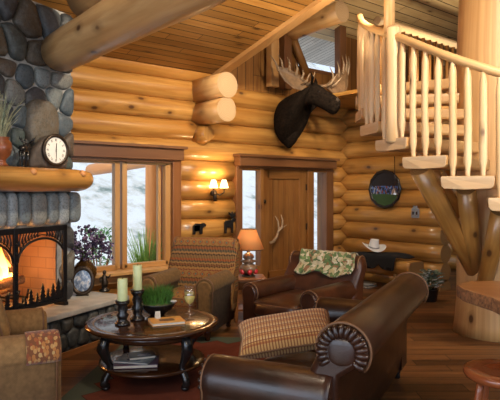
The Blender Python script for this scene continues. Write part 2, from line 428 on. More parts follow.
    def lathe(s, prof, seg=24, c=(0, 0, 0), m=None, closed=True):
        c = V(c); rings = []; L = 0
        for i, (r, z) in enumerate(prof):
            if i: L += math.hypot(r-prof[i-1][0], z-prof[i-1][1])
            rings.append(([s.vert(c+V((r*math.cos(2*PI*k/seg), r*math.sin(2*PI*k/seg), z))) for k in range(seg)], L, r))
        for (A, la, ra), (B, lb, rb) in zip(rings, rings[1:]):
            for k in range(seg):
                k2 = (k+1) % seg; a1, a2 = 2*PI*k/seg*.2, 2*PI*(k+1)/seg*.2
                s.face([A[k], A[k2], B[k2], B[k]], [(a1, la), (a2, la), (a2, lb), (a1, lb)], m)
        if closed:
            for e in (0, -1):
                R, _, r = rings[e]
                if r > 1e-4:
                    u = [(math.cos(2*PI*k/seg)*r, math.sin(2*PI*k/seg)*r) for k in range(seg)]
                    s.face(R[::-1] if e == 0 else R, u[::-1] if e == 0 else u, m, False)
    def super(s, c, size, e1=.35, e2=.35, nu=14, nv=28, m=None, sag=0, rot=0):
        """rounded block (cushion, pebble): a superellipsoid"""
        c = V(c); hx, hy, hz = (d/2 for d in size)
        pw = lambda x, e: math.copysign(abs(x)**e, x); R = Matrix.Rotation(rot, 3, 'Z'); rings = []
        for i in range(nu+1):
            ph = -PI/2+PI*i/nu; ring = []
            for k in range(nv):
                th = 2*PI*k/nv
                p = V((hx*pw(math.cos(ph), e1)*pw(math.cos(th), e2), hy*pw(math.cos(ph), e1)*pw(math.sin(th), e2), hz*pw(math.sin(ph), e1)))
                if sag: p.z -= sag*max(0, 1-(p.x/hx)**2)*max(0, 1-(p.y/hy)**2)
                ring.append((s.vert(c+R @ p), (p.y+5, p.x+p.z+5)))
            rings.append(ring)
        for A, B in zip(rings, rings[1:]):
            for k in range(nv):
                k2 = (k+1) % nv; q = [A[k], A[k2], B[k2], B[k]]
                s.face([x[0] for x in q], [x[1] for x in q], m)
    def grid(s, fn, nu, nv, m=None, uvs=(1, 1), smooth=True, close_u=False):
        ids = [[s.vert(fn(i/nu, j/nv)) for j in range(nv+1)] for i in range(nu+1)]
        for i in range(nu):
            for j in range(nv):
                s.face([ids[i][j], ids[i+1][j], ids[i+1][j+1], ids[i][j+1]],
                       [(i/nu*uvs[0], j/nv*uvs[1]), ((i+1)/nu*uvs[0], j/nv*uvs[1]), ((i+1)/nu*uvs[0], (j+1)/nv*uvs[1]), (i/nu*uvs[0], (j+1)/nv*uvs[1])], m, smooth)
    def prism(s, poly, z0, z1, m=None, mside=None, smooth=False, fn=None):
        """poly: 2D outline counter-clockwise; fn maps (x,y,z) to 3D"""
        fn = fn or (lambda x, y, z: (x, y, z)); n = len(poly)
        A = [s.vert(fn(x, y, z0)) for x, y in poly]; B = [s.vert(fn(x, y, z1)) for x, y in poly]
        s.face(A[::-1], [p for p in poly][::-1], m, False); s.face(B, list(poly), m, False); L = 0
        for i in range(n):
            j = (i+1) % n; d = math.dist(poly[i], poly[j])
            s.face([A[i], A[j], B[j], B[i]], [(L, z0), (L+d, z0), (L+d, z1), (L, z1)], m if mside is None else mside, smooth); L += d
    def ext(s, prof, stations, fn, m=None, mend=None, swap=False):
        """profile (closed 2D loop) swept along stations [(pos, scale)], fn(a, b, pos) -> 3D"""
        n = len(prof); ca = sum(p[0] for p in prof)/n; cb = sum(p[1] for p in prof)/n
        per = [0]
        for i in range(n): per.append(per[-1]+math.dist(prof[i], prof[(i+1) % n]))
        rings = [[s.vert(fn(ca+(a-ca)*k, cb+(b-cb)*k, pos)) for a, b in prof] for pos, k in stations]
        for q in range(len(rings)-1):
            A, B = rings[q], rings[q+1]; pa, pb = stations[q][0], stations[q+1][0]
            for i in range(n):
                j = (i+1) % n
                u = [(pa, per[i]), (pa, per[i+1]), (pb, per[i+1]), (pb, per[i])]
                s.face([A[i], A[j], B[j], B[i]], [(y, x) for x, y in u] if swap else u, m)
        s.face(rings[0][::-1], [p for p in prof][::-1], m if mend is None else mend, False)
        s.face(rings[-1], list(prof), m if mend is None else mend, False)
    def build(s, name, mt, parent=None, bevel=0, sub=0, loc=None, autosmooth=False, solid=0):
        me = bpy.data.meshes.new(name); me.from_pydata([tuple(p) for p in s.v], [], s.f)
        if not isinstance(mt, (list, tuple)): mt = [mt]
        for k in mt: me.materials.append(MT[k] if isinstance(k, str) else k)
        ul = me.uv_layers.new(name='UVMap'); flat = [c for f in s.uv for uv in f for c in uv]; ul.data.foreach_set('uv', flat)
        me.polygons.foreach_set('material_index', s.mi); me.polygons.foreach_set('use_smooth', s.sm)
        if any(c != (1, 1, 1) for c in s.col):
            ca = me.color_attributes.new('Col', 'FLOAT_COLOR', 'CORNER'); buf = []
            for f, c in zip(s.f, s.col): buf += [*c, 1]*len(f)
            ca.data.foreach_set('color', buf)
        me.validate(); bm = bmesh.new(); bm.from_mesh(me); bmesh.ops.recalc_face_normals(bm, faces=bm.faces); bm.to_mesh(me); bm.free()
        me.update()
        o = bpy.data.objects.new(name, me); COL.objects.link(o)
        if parent is not None: o.parent = parent
        if loc is not None: o.location = loc
        if solid:
            d = o.modifiers.new('thick', 'SOLIDIFY'); d.thickness = solid; d.offset = 0
        if bevel:
            b = o.modifiers.new('edge', 'BEVEL'); b.width = bevel; b.segments = 2; b.limit_method = 'ANGLE'; b.angle_limit = math.radians(40)
        if sub:
            b = o.modifiers.new('soft', 'SUBSURF'); b.levels = sub; b.render_levels = sub
        return o

def tag(o, label=None, cat=None, group=None, kind=None):
    if label: o['label'] = label
    if cat: o['category'] = cat
    if group: o['group'] = group
    if kind: o['kind'] = kind
    return o
def thing(name, label, cat, loc=(0, 0, 0), rz=0, group=None, kind=None):
    o = bpy.data.objects.new(name, None); COL.objects.link(o); o.empty_display_size = .1
    o.location = loc; o.rotation_euler = (0, 0, rz)
    return tag(o, label, cat, group, kind)
def one(o, label, cat, group=None): return tag(o, label, cat, group)
def kids(o): return [c for c in COL.objects if c.parent is o]
def copy_tree(o, parent=None):
    c = o.copy(); COL.objects.link(c)
    if parent is not None: c.parent = parent
    for ch in kids(o): copy_tree(ch, c)
    return c
def arc(cx, cy, r, a0, a1, n):
    return [(cx+r*math.cos(math.radians(a0+(a1-a0)*i/n)), cy+r*math.sin(math.radians(a0+(a1-a0)*i/n))) for i in range(n+1)]

# ---------------------------------------------------------------- stones: jittered Voronoi cells raised to domes
def clip(poly, p, q):
    """keep the part of poly nearer to p than to q"""
    mx, my = (p[0]+q[0])/2, (p[1]+q[1])/2; nx, ny = q[0]-p[0], q[1]-p[1]; out = []
    d = [(x-mx)*nx+(y-my)*ny for x, y in poly]
    for i in range(len(poly)):
        j = (i+1) % len(poly)
        if d[i] <= 0: out.append(poly[i])
        if (d[i] < 0) != (d[j] < 0) and d[i] != d[j]:
            t = d[i]/(d[i]-d[j]); out.append((poly[i][0]+(poly[j][0]-poly[i][0])*t, poly[i][1]+(poly[j][1]-poly[i][1])*t))
    return out
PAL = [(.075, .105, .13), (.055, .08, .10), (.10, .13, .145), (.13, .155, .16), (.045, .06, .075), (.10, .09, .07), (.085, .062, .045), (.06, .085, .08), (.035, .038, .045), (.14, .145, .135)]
def stones(mb, fn, x0, x1, y0, y1, cell, hole=None, gap=.010, rise=.05, pal=PAL, edge=.0, sx=1.0):
    pts = []; ny = max(1, round((y1-y0)/cell)); 
    for j in range(ny):
        nx = max(1, round((x1-x0)/(cell*sx)))
        for i in range(nx):
            pts.append((x0+(i+.5+(.25 if j % 2 else -.25)+random.uniform(-.3, .3))*(x1-x0)/nx, y0+(j+.5+random.uniform(-.3, .3))*(y1-y0)/ny))
    for p in pts:
        if hole and hole[0]-.03 < p[0] < hole[1]+.03 and hole[2] < p[1] < hole[3]+.03: continue
        poly = [(x0-edge, y0), (x1+edge, y0), (x1+edge, y1), (x0-edge, y1)]
        near = sorted(pts, key=lambda q: (q[0]-p[0])**2+(q[1]-p[1])**2)[1:16]
        for q in near:
            poly = clip(poly, p, q)
            if len(poly) < 3: break
        if len(poly) < 3: continue
        for rd in (.17, .25):
            poly = [w for i in range(len(poly)) for a, b in ((poly[i], poly[(i+1) % len(poly)]),) for w in ((a[0]*(1-rd)+b[0]*rd, a[1]*(1-rd)+b[1]*rd), (a[0]*rd+b[0]*(1-rd), a[1]*rd+b[1]*(1-rd)))]
        cx = sum(a for a, _ in poly)/len(poly); cy = sum(b for _, b in poly)/len(poly)
        if hole:   # push cells off the opening
            poly = [(a, b) for a, b in poly]
            if any(hole[0] < a < hole[1] and hole[2] < b < hole[3] for a, b in poly):
                def push(a, b):
                    if hole[0] < a < hole[1] and hole[2] < b < hole[3]:
                        ds = [(a-hole[0], (hole[0], b)), (hole[1]-a, (hole[1], b)), (hole[3]-b, (a, hole[3]))]
                        return min(ds)[1]
                    return a, b
                poly = [push(a, b) for a, b in poly]
        sz = max(math.dist((cx, cy), w) for w in poly)
        if sz < .02: continue
        c = random.choice(pal); k = random.uniform(.8, 1.2); mb.c = tuple(x*k for x in c)
        h = rise*random.uniform(.7, 1.25); ring0 = None
        tx, ty = random.uniform(-.15, .15), random.uniform(-.15, .15)
        for q, z in ((1, -.01), (.97, .35), (.86, .72), (.62, .93), (.3, 1.0)):
            sc = q*(1-gap/max(sz, .03))
            ring = [mb.vert(fn(cx+(a-cx)*sc, cy+(b-cy)*sc, h*z*(1+tx*(a-cx)/sz+ty*(b-cy)/sz))) for a, b in poly]
            if ring0:
                n = len(ring)
                for i in range(n): mb.face([ring0[i], ring0[(i+1) % n], ring[(i+1) % n], ring[i]])
            ring0 = ring
        mb.face(ring0); mb.c = (1, 1, 1)

def log_wall(name, axis, fixed, a0, a1, zs, r, openings=(), seg=18, wob=.014, label=None, mt=('log', 'endgold')):
    """round logs laid one on another; fixed is the room-side tangent plane"""
    mb = MB(); ctr = fixed+r
    for i, z in enumerate(zs):
        iv = [(a0, a1)]
        for o0, o1, z0, z1 in openings:
            if z0 < z < z1:
                nv = []
                for p, q in iv:
                    if o1 <= p or o0 >= q: nv.append((p, q)); continue
                    if o0 > p: nv.append((p, o0))
                    if o1 < q: nv.append((o1, q))
                iv = nv
        for p, q in iv:
            t = random.uniform(.94, 1.02); e = random.uniform(-.03, .03)
            if q-p < .02: continue
            A = (p, ctr, z) if axis == 'x' else (ctr, p, z); B = (q, ctr, z) if axis == 'x' else (ctr, q, z)
            mb.log(A, B, r*(t+e), r*(t-e), seg, 0, 1, wob, .3)
    o = mb.build(name, list(mt)); return tag(o, label, 'wall', None, 'structure')
# ================================================================ THE SETTING
YB = 7.02      # room face of the entrance wall
XR = 8.20      # room face of the wall beyond the entrance
# floor: boards run across the view
mb = MB(); Rf = Matrix.Rotation(-TH, 3, 'Z')
c4 = [(-5, -4), (12.5, -4), (12.5, 8.2), (-5, 8.2)]
ids = [mb.vert((x, y, 0)) for x, y in c4]; lo = [mb.vert((x, y, -.1)) for x, y in c4]
mb.face(ids, [tuple((Rf.transposed() @ V((x, y, 0)))[:2]) for x, y in c4], 0, False); mb.face(lo[::-1], None, 0, False)
for i in range(4): mb.face([ids[i], lo[i], lo[(i+1) % 4], ids[(i+1) % 4]], None, 0, False)
tag(mb.build('floor', 'floor'), 'dark brown oak strip floor with a soft sheen', 'floor', None, 'structure')

zs = [.15+.3*i for i in range(11)]
log_wall('wall_back', 'x', YB, -4.2, XR+.30, zs, .165, [(2.30, 4.46, .55, 2.22), (5.60, 7.86, 0, 2.2)], label='golden log wall with the window and the entrance door')
log_wall('wall_right', 'y', XR, 5.0, YB+.20, [.012]+[.0+.3*i for i in range(1, 11)], .165, [], label='log wall with stacked log ends beside the log bench')
log_wall('wall_hall', 'y', 10.6, 1.0, 7.6, [.15+.3*i for i in range(10)], .165, [(4.02, 4.98, 0, 2.1)], label='log wall of the hall behind the stair trunk')
mb = MB()
for i, z in enumerate((3.45,)): mb.log((-4.2, YB+.165, z), (5.15, YB+.165, z), .165, .16, 18, 0, 1, .014, .3)
tag(mb.build('trim_7', ['log', 'endgold']), 'topmost wall log under the low ceiling', 'trim', None, 'structure')
# vertical board wall above the entrance with the clerestory opening
mb = MB()
def vboard(x0, x1, z0, z1, y=YB+.22, t=.06):
    ids = [mb.vert((x, yy, z)) for yy in (y, y+t) for x, z in ((x0, z0), (x1, z0), (x1, z1), (x0, z1))]
    for q in ((0, 1, 2, 3), (7, 6, 5, 4), (0, 4, 5, 1), (1, 5, 6, 2), (2, 6, 7, 3), (3, 7, 4, 0)):
        mb.face([ids[i] for i in q], [(mb.v[ids[i]].z, mb.v[ids[i]].x) for i in q], 0, False)
vboard(4.6, 7.12, 3.30, 6.4); vboard(8.36, 12.0, 2.9, 6.6); vboard(7.12, 8.36, 4.95, 6.4); vboard(7.12, 8.36, 3.3, 3.86)
tag(mb.build('wall_upper', 'vplank'), 'vertical board wall high above the entrance door', 'wall', None, 'structure')
# walls behind the camera and to the left, with big window openings that let the day in
mb = MB()
def wallbox(x0, x1, y0, y1, z0, z1): mb.box(((x0+x1)/2, (y0+y1)/2, (z0+z1)/2), (abs(x1-x0), abs(y1-y0), z1-z0))
for x0, x1, z0, z1 in ((-4.2, 12, 0, .5), (-4.2, -3.2, .5, 5.8), (-.2, .5, .5, 5.8), (3.6, 4.6, .5, 5.8), (7.4, 12, .5, 5.8), (-3.2, 7.4, 3.6, 5.8)):
    wallbox(x0, x1, -3.3, -3.1, z0, z1)
tag(mb.build('wall_front', 'vplank'), 'board wall with tall windows facing the entrance wall', 'wall', None, 'structure')
mb = MB(); wallbox(-4.3, -4.1, -3.3, 7.2, 0, .35); wallbox(-4.3, -4.1, -3.3, 7.2, 3.1, 5.8); wallbox(-4.3, -4.1, -3.3, -2.7, .35, 3.1); wallbox(-4.3, -4.1, .4, .8, .35, 3.1); wallbox(-4.3, -4.1, 3.9, 7.2, .35, 3.1)
tag(mb.build('wall_left', 'vplank'), 'board wall with big windows at the fireplace end', 'wall', None, 'structure')
mb = MB(); wallbox(12.2, 12.4, -3.3, 7.4, 0, 6.4); tag(mb.build('wall_far', 'vplank'), 'board wall beyond the hall', 'wall', None, 'structure')

# ceilings: boards along X, rising from the entrance wall
SL = .26
def ceil(name, x0, x1, zb, y0, y1, mat, label):
    mb = MB(); P = []
    for t in (0, .08):
        P.append([mb.vert((x, y, zb+SL*(YB-y)+t)) for x, y in ((x0, y0), (x1, y0), (x1, y1), (x0, y1))])
    L = (y1-y0)*math.hypot(1, SL)
    mb.face(P[0], [(x0, 0), (x1, 0), (x1, L), (x0, L)], 0, False); mb.face(P[1][::-1], None, 0, False)
    for i in range(4): mb.face([P[0][i], P[0][(i+1) % 4], P[1][(i+1) % 4], P[1][i]], None, 0, False)
    return tag(mb.build(name, mat), label, 'ceiling', None, 'structure')
ceil('ceiling', -4.3, 5.16, 3.44, -3.3, 7.3, 'ceil', 'knotty board ceiling rising from the window wall')
ceil('ceiling_entry', 5.16, 12.4, 4.72, -3.3, 7.5, 'ceil2', 'higher pale board ceiling over the entrance and the loft')
# fascia that closes the step between the two ceilings
mb = MB(); q = [(5.17, -3.3), (5.17, 7.3)]
ids = [mb.vert((x, y, 3.44+dz+SL*(YB-y))) for x in (5.165, 5.215) for y, dz in ((-3.3, .0), (7.3, .0), (7.3, 1.3), (-3.3, 1.3))]
for f in ((0, 1, 2, 3), (7, 6, 5, 4), (0, 4, 5, 1), (1, 5, 6, 2), (2, 6, 7, 3), (3, 7, 4, 0)):
    mb.face([ids[i] for i in f], [(mb.v[ids[i]].y, mb.v[ids[i]].z) for i in f], 0, False)
tag(mb.build('trim_1', 'vplank'), 'board step between the low and the high ceiling', 'trim', None, 'structure')
mb = MB(); a = V((5.15, 7.05, 3.39)); b = V((5.15, -3.2, 3.39+SL*10.25)); d = (b-a)
ids = []
for p in (a, b):
    ids += [mb.vert(p+V((x, 0, z))) for x, z in ((-.06, -.02), (.09, -.02), (.09, .09), (-.06, .09))]
for f in ((0, 1, 2, 3), (7, 6, 5, 4), (0, 4, 5, 1), (1, 5, 6, 2), (2, 6, 7, 3), (3, 7, 4, 0)):
    mb.face([ids[i] for i in f], [(mb.v[ids[i]].y, mb.v[ids[i]].x+mb.v[ids[i]].z) for i in f], 0, False)
tag(mb.build('trim_2', 'winw'), 'light edge board along the low ceiling', 'trim', None, 'structure')

# log beams
def beam(name, a, b, r0, r1, label, mt=('beam', 'end'), seg=22, wob=.025):
    mb = MB(); mb.log(a, b, r0, r1, seg, 0, 1, wob, .35); return tag(mb.build(name, list(mt)), label, 'beam', None, 'structure')
beam('ceiling_beam', (2.22, 5.74, 3.085), (2.22, .6, 3.16), .205, .215, 'thick log beam that starts at the stone chimney')
beam('ceiling_beam', (2.30, 5.30, 3.54), (2.30, .6, 3.62), .20, .20, 'log lying on top of the thick beam at the chimney')
beam('ceiling_beam', (6.86, 7.24, 4.43), (6.86, 5.92, 4.50), .165, .17, 'log beam with a pale sawn end above the moose head')
beam('wall_beam', (4.93, 7.10, 3.165), (4.93, 6.40, 3.165), .20, .185, 'upper pale log end jutting from the wall under the ceiling edge')
beam('wall_beam', (4.93, 7.10, 2.815), (4.93, 6.42, 2.815), .185, .175, 'lower pale log end jutting from the wall above the wall lamp')
beam('wall_beam', (4.93, 7.10, 2.50), (4.93, 6.86, 2.50), .17, .10, 'short tapered log stub under the two log ends', ('log', 'log'))
# posts in the clerestory
def post(name, x0, x1, z0, z1, y, label, m='vplank'):
    mb = MB(); mb.box(((x0+x1)/2, y, (z0+z1)/2), (x1-x0, .14, z1-z0), 0, 0, 2); return tag(mb.build(name, m, bevel=.01), label, 'post', None, 'structure')
post('trim_3', 6.32, 6.50, 3.40, 4.75, YB+.05, 'square post left of the moose antlers', 'winw')
post('trim_4', 6.66, 6.84, 3.40, 4.50, YB+.09, 'dark post behind the moose antlers', 'trimd')
beam('wall_beam', (6.90, 7.13, 4.40), (7.30, 7.13, 3.75), .075, .075, 'slanting pole behind the moose antlers', ('vplank', 'endgold'), 12)
post('trim_5', 8.02, 8.20, 3.40, 5.2, YB+.02, 'brown corner post right of the high window', 'trimd')
# high window with the boarded eave outside
w = thing('window_2', 'small high window behind the moose antlers', 'window', (7.74, YB+.25, 4.4), 0, None, 'structure')
mb = MB()
for c, s_, ax in (((0, 0, -.53), (1.26, .1, .06), 0), ((0, 0, .53), (1.26, .1, .06), 0), ((-.60, 0, 0), (.06, .1, 1.1), 2), ((.60, 0, 0), (.06, .1, 1.1), 2)): mb.box(c, s_, 0, 0, ax)
mb.build('window_frame', 'trimd', w)
mb = MB(); mb.box((0, .02, 0), (1.16, .008, 1.02)); mb.build('pane', 'glass', w)
mb = MB(); P = [(5.6, 7.38, 5.0), (12, 7.38, 5.0), (12, 9.2, 4.65), (5.6, 9.2, 4.65)]
ids = [mb.vert(p) for p in P]+[mb.vert((x, y, z+.06)) for x, y, z in P]
uvp = [(y*1.0, x) for x, y, z in P]
mb.face(ids[:4][::-1], uvp[::-1], 0, False); mb.face(ids[4:], uvp, 0, False)
for i in range(4): mb.face([ids[i], ids[(i+1) % 4], ids[4+(i+1) % 4], ids[4+i]], None, 0, False)
tag(mb.build('roof_eave_outside', 'soffit'), 'grey boarded eave outside the high window', 'eave', None, 'structure')

# ---- window_1
w = thing('window_1', 'large window with golden wood frame beside the fireplace', 'window', (0, YB-.02, 0), 0, None, 'structure')
mb = MB(); mb.box((3.37, -.035, 2.165), (2.26, .16, .17)); mb.box((3.37, -.05, 2.262), (2.34, .22, .04)); mb.box((3.37, .0, 2.065), (2.20, .12, .05)); mb.build('header', 'trimd', w, bevel=.006)
mb = MB(); mb.box((4.41, .03, 1.31), (.14, .20, 1.58), 0, 0, 2); mb.box((2.33, .03, 1.31), (.14, .20, 1.58), 0, 0, 2); mb.build('jamb', 'sidew', w, bevel=.006)
mb = MB()
for x in (2.44, 3.50, 3.61, 4.30): mb.box((x, .05, 1.31), (.075 if x in (3.50, 3.61) else .09, .10, 1.48), 0, 0, 2)
mb.box((2.97, .05, .595), (1.05, .10, .07)); mb.box((3.95, .05, .595), (.70, .10, .07)); mb.box((2.97, .05, 2.04), (1.05, .10, .06)); mb.box((3.95, .05, 2.04), (.70, .10, .06))
mb.box((4.21, .12, 1.31), (.05, .06, 1.44), 0, 0, 2)
mb.build('window_frame', 'winw', w, bevel=.008)
for x0, x1 in ((2.48, 3.47), (3.645, 4.26)):
    mb = MB(); mb.box(((x0+x1)/2, .06, 1.31), (x1-x0, .008, 1.44)); mb.build('pane', 'glass', w)
mb = MB(); mb.box((3.37, -.07, .535), (2.28, .26, .05)); mb.build('window_sill', 'winw', w, bevel=.008)
mb = MB(); mb.box((3.37, -.0, .45), (2.20, .08, .12)); mb.build('apron', 'winw', w, bevel=.006)

# ---- door_1 with side lights
d = thing('door_1', 'knotty brown entrance door between two narrow side lights', 'door', (0, YB-.02, 0), 0, None, 'structure')
mb = MB(); mb.box((6.69, -.035, 2.115), (2.28, .16, .15)); mb.box((6.69, -.05, 2.205), (2.36, .22, .045)); mb.box((6.71, .05, 2.04), (2.26, .16, .08)); mb.build('header', 'trimd', d, bevel=.006)
mb = MB()
mb.box((5.625, .055, 1.02), (.12, .13, 2.04), 0, 0, 2); mb.box((7.765, .055, 1.02), (.19, .13, 2.04), 0, 0, 2)
mb.build('jamb', 'trimd', d, bevel=.006)
mb = MB()
mb.box((6.105, .06, 1.0), (.07, .14, 2.0), 0, 0, 2); mb.box((7.265, .06, 1.0), (.15, .14, 2.0), 0, 0, 2)
for x0, x1 in ((5.68, 6.08), (7.33, 7.68)):
    mb.box(((x0+x1)/2, .06, .2), (x1-x0, .12, .4)); mb.box(((x0+x1)/2, .06, 2.0), (x1-x0, .12, .06))
mb.box((7.85, .25, 1.02), (.02, .28, 2.04), 0, 0, 2); mb.box((5.62, .25, 1.02), (.03, .28, 2.04), 0, 0, 2); mb.box((6.73, .25, 2.06), (2.2, .28, .03))
mb.build('door_frame', 'door', d, bevel=.006)
for x0, x1 in ((5.68, 6.07), (7.335, 7.675)):
    mb = MB(); mb.box(((x0+x1)/2, .07, 1.19), (x1-x0, .008, 1.56)); mb.build('pane', 'glass', d)
mb = MB()
mb.box((6.66, .10, 1.0), (1.05, .05, 2.0), 0, 0, 2)
for c, s_, ax in (((6.22, .06, 1.0), (.16, .05, 2.0), 2), ((7.10, .06, 1.0), (.16, .05, 2.0), 2), ((6.65, .06, 1.92), (.78, .05, .16), 0), ((6.65, .06, .14), (.78, .05, .28), 0)): mb.box(c, s_, 0, 0, ax)
for i in range(6): mb.box((6.335+i*.126, .075, 1.05), (.118, .03, 1.56), 0, 0, 2)
dp = mb.build('door_panel', 'door', d, bevel=.005)
mb = MB()
mb.M = Matrix.Translation((6.28, 0, .76)) @ Matrix.Diagonal((.95, 1, .80, 1)) @ Matrix.Translation((-6.20, 0, -1.03))
mb.tube([(6.20, .0, 1.03), (6.24, -.05, 1.06), (6.30, -.07, 1.16), (6.36, -.06, 1.32), (6.37, -.03, 1.48), (6.30, -.03, 1.60)], [.030, .027, .022, .018, .015, .005], 10)
mb.tube([(6.34, -.065, 1.27), (6.42, -.075, 1.34), (6.46, -.05, 1.50), (6.43, -.04, 1.62)], [.02, .019, .015, .005], 10)
mb.tube([(6.36, -.06, 1.34), (6.47, -.07, 1.36), (6.55, -.06, 1.40)], [.017, .014, .005], 8)
mb.lathe([(.05, 0), (.045, .012), (.02, .02)], 14, (0, 0, 0))
tag(mb.build('antler_handle', 'antler', d), 'bone coloured antler door handle')
mb = MB(); mb.M = Matrix.Translation((6.17, .02, 1.46)) @ Matrix.Rotation(PI/2, 4, 'X'); mb.lathe([(.035, 0), (.035, .02), (.015, .03)], 14); mb.build('deadbolt', 'bronze', d)
mb = MB()
for z in (.3, 1.0, 1.7): mb.box((7.185, .025, z), (.03, .02, .11))
mb.build('hinge', 'bronze', d)

# ---- hall door and baseboard
d = thing('door_2', 'dark brown door in the hall beside the stacked log ends', 'door', (10.57, 4.5, 0), 0, None, 'structure')
mb = MB(); mb.box((.02, 0, 1.03), (.06, .86, 2.06), 0, 0, 2); mb.build('door_panel', 'trimd', d)
mb = MB()
for y in (-.49, .49): mb.box((0, y, 1.05), (.14, .11, 2.1), 0, 0, 2)
mb.box((0, 0, 2.13), (.16, 1.16, .12), 0, 0, 1); mb.build('door_frame', 'trimd', d)

# ---- loft edge and loft floor behind the stair
mb = MB(); mb.log((6.95, 5.32, 3.12), (12.2, 5.32, 3.12), .13, .13, 16, 0, 1); mb.box((9.6, 6.32, 3.22), (5.2, 2.0, .06)); tag(mb.build('trim_6', ['log', 'end']), 'log edge of the loft floor behind the stair', 'trim', None, 'structure')
tag_dark = None

# ---- outside
mb = MB()
def slope(u, v):
    x = -30+70*u; y = 7.9+75*v
    return (x, y, -.25+max(0, v-.12)*42*(1+.22*math.sin(u*9)+.10*math.sin(u*23+v*9))+.25*math.sin(x*.5)*math.sin(y*.4)*min(1, v*6))
mb.grid(slope, 40, 40); tag(mb.build('hill_outside', 'hill'), 'snowy scrub slope seen through the windows', 'hill', None, 'structure')
one_ = thing('porch_post', 'orange log porch post outside the large window', 'post', (4.68, 8.05, -.2))
mb = MB(); mb.log((0, 0, 0), (0, 0, 3.6), .15, .14, 18, 0, 1); mb.build('shaft', ['porch', 'end'], one_)
mb = MB(); mb.log((.0, .0, .02), (0, 0, .12), .19, .19, 18); mb.build('footing', 'flag', one_)
beam('wall_beam', (5.35, 7.55, 2.3), (5.35, 12, 2.1), .13, .13, 'porch rail log outside', ('porch', 'end'))
# ================================================================ FIREPLACE
FA = math.radians(24.4)
FO = (1.844, 5.75)
def fp(a, y, z=0):
    return (FO[0]+math.cos(FA)*a-math.sin(FA)*y, FO[1]+math.sin(FA)*a+math.cos(FA)*y, z)
F = thing('stone_fireplace', 'tall river stone fireplace with a log mantel and raised hearth', 'fireplace', (FO[0], FO[1], 0), FA)
A0, A1 = -.98, .665; OP = (-.80, .46, .45, 1.25); ZT = 3.58
def core_ceiling(a, y): return 3.44+SL*(YB-fp(a, y)[1])-.02
mb = MB()
def cbox(a0, a1, y0, y1, z0, z1): mb.box(((a0+a1)/2, (y0+y1)/2, (z0+z1)/2), (a1-a0, y1-y0, z1-z0))
cbox(A0, OP[0], 0, .98, 0, ZT); cbox(OP[1], A1, 0, .98, 0, ZT); cbox(OP[0], OP[1], 0, .98, OP[3], ZT); cbox(OP[0], OP[1], .62, .98, 0, OP[3])
for i_, p_ in enumerate(mb.v):
    if p_.z > 3.2: mb.v[i_] = V((p_.x, p_.y, min(p_.z, core_ceiling(p_.x, p_.y))))
mb.build('chimney_core', 'mortar', F)
random.seed(21)
mb = MB(); stones(mb, lambda a, b, h: (a, -h, b), A0, A1, 1.86, 2.92, .235, None, .006, .05, edge=.02)
stones(mb, lambda a, b, h: (a, -h, b), A0, A1, 2.92, ZT, .29, None, .006, .07, edge=.02, pal=[(.05, .045, .035), (.075, .06, .042), (.04, .05, .05), (.06, .065, .06), (.03, .035, .04), (.08, .07, .05), (.045, .055, .065)])  # brown olive stones, also darkened in colour for the shade up here
stones(mb, lambda a, b, h: (a, -h, b), A0, A1, .45, 1.26, .20, (OP[0], OP[1], .0, 1.30), .006, .05, edge=.02)
mb.build('chimney_stone', 'stone', F); mb = MB()
stones(mb, lambda a, b, h: (A1+h, a, b), 0.02, .93, .45, 3.40, .23, None, .010, .055)
mb.build('chimney_stone', 'stone', F)
mb = MB(); mb.c = (.105, .085, .06); mb.super((.20, -.045, 2.33), (.43, .16, .50), .75, .6, 14, 26, rot=.05); mb.c = (1, 1, 1); tag(mb.build('chimney_stone', 'stone', F), 'large brown boulder in the chimney face')
# upright stones in a row over the opening
mb = MB(); a = A0
while a < A1+.02:
    wd = random.uniform(.10, .22); zb = 1.275+.03*random.random(); zt = 1.63
    if a+wd > A1+.06: wd = A1+.06-a
    if wd < .04: break
    c = random.choice([(.16, .19, .205), (.20, .225, .23), (.25, .28, .295), (.23, .235, .22), (.29, .32, .335), (.11, .145, .17)]); mb.c = c
    mb.super((a+wd/2, -.035, (zb+zt)/2), (wd-.004, .19, zt-zb), .5, .55, 12, 20); a += wd
mb.c = (1, 1, 1); mb.build('lintel_stone', 'stone', F)
mb = MB()
y1, a0, a1, z0, z1 = .60, OP[0]+.02, OP[1]-.02, .455, OP[3]-.01
def quad(P, U): mb.face([mb.vert(p) for p in P], U, 0, False)
quad([(a0, y1, z0), (a1, y1, z0), (a1, y1, z1), (a0, y1, z1)], [(a0, z0), (a1, z0), (a1, z1), (a0, z1)])
quad([(a1, y1, z0), (a1, 0, z0), (a1, 0, z1), (a1, y1, z1)], [(0, z0), (y1, z0), (y1, z1), (0, z1)])
quad([(a0, 0, z0), (a0, y1, z0), (a0, y1, z1), (a0, 0, z1)], [(0, z0), (y1, z0), (y1, z1), (0, z1)])
quad([(a0, 0, z1), (a0, y1, z1), (a1, y1, z1), (a1, 0, z1)], [(a0, 0), (a0, y1), (a1, y1), (a1, 0)])
quad([(a0, 0, z0), (a1, 0, z0), (a1, y1, z0), (a0, y1, z0)], [(a0, 0), (a1, 0), (a1, y1), (a0, y1)])
mb.build('firebox', 'brick', F)
mb = MB()
hp = [(-.94, -.47), (1.10, -.47), (1.10, .80), (.62, 1.0), (.62, -.0), (-.94, 0)]
mb.prism(hp, .395, .452); mb.build('hearth_slab', 'flag', F, bevel=.012)
mb = MB()
hq = [(-.92, -.40), (1.05, -.40), (1.05, .74), (.62, .9), (.62, 0), (-.92, 0)]
mb.prism(hq, .0, .396); hb = mb.build('hearth_base', 'darkmortar', F)
random.seed(5)
mb = MB(); stones(mb, lambda a, b, h: (a, -.40-h, b), -.92, 1.05, .05, .39, .16, None, .010, .045, pal=[(.04, .043, .043), (.06, .065, .063), (.026, .029, .03), (.05, .046, .038), (.075, .078, .075)])
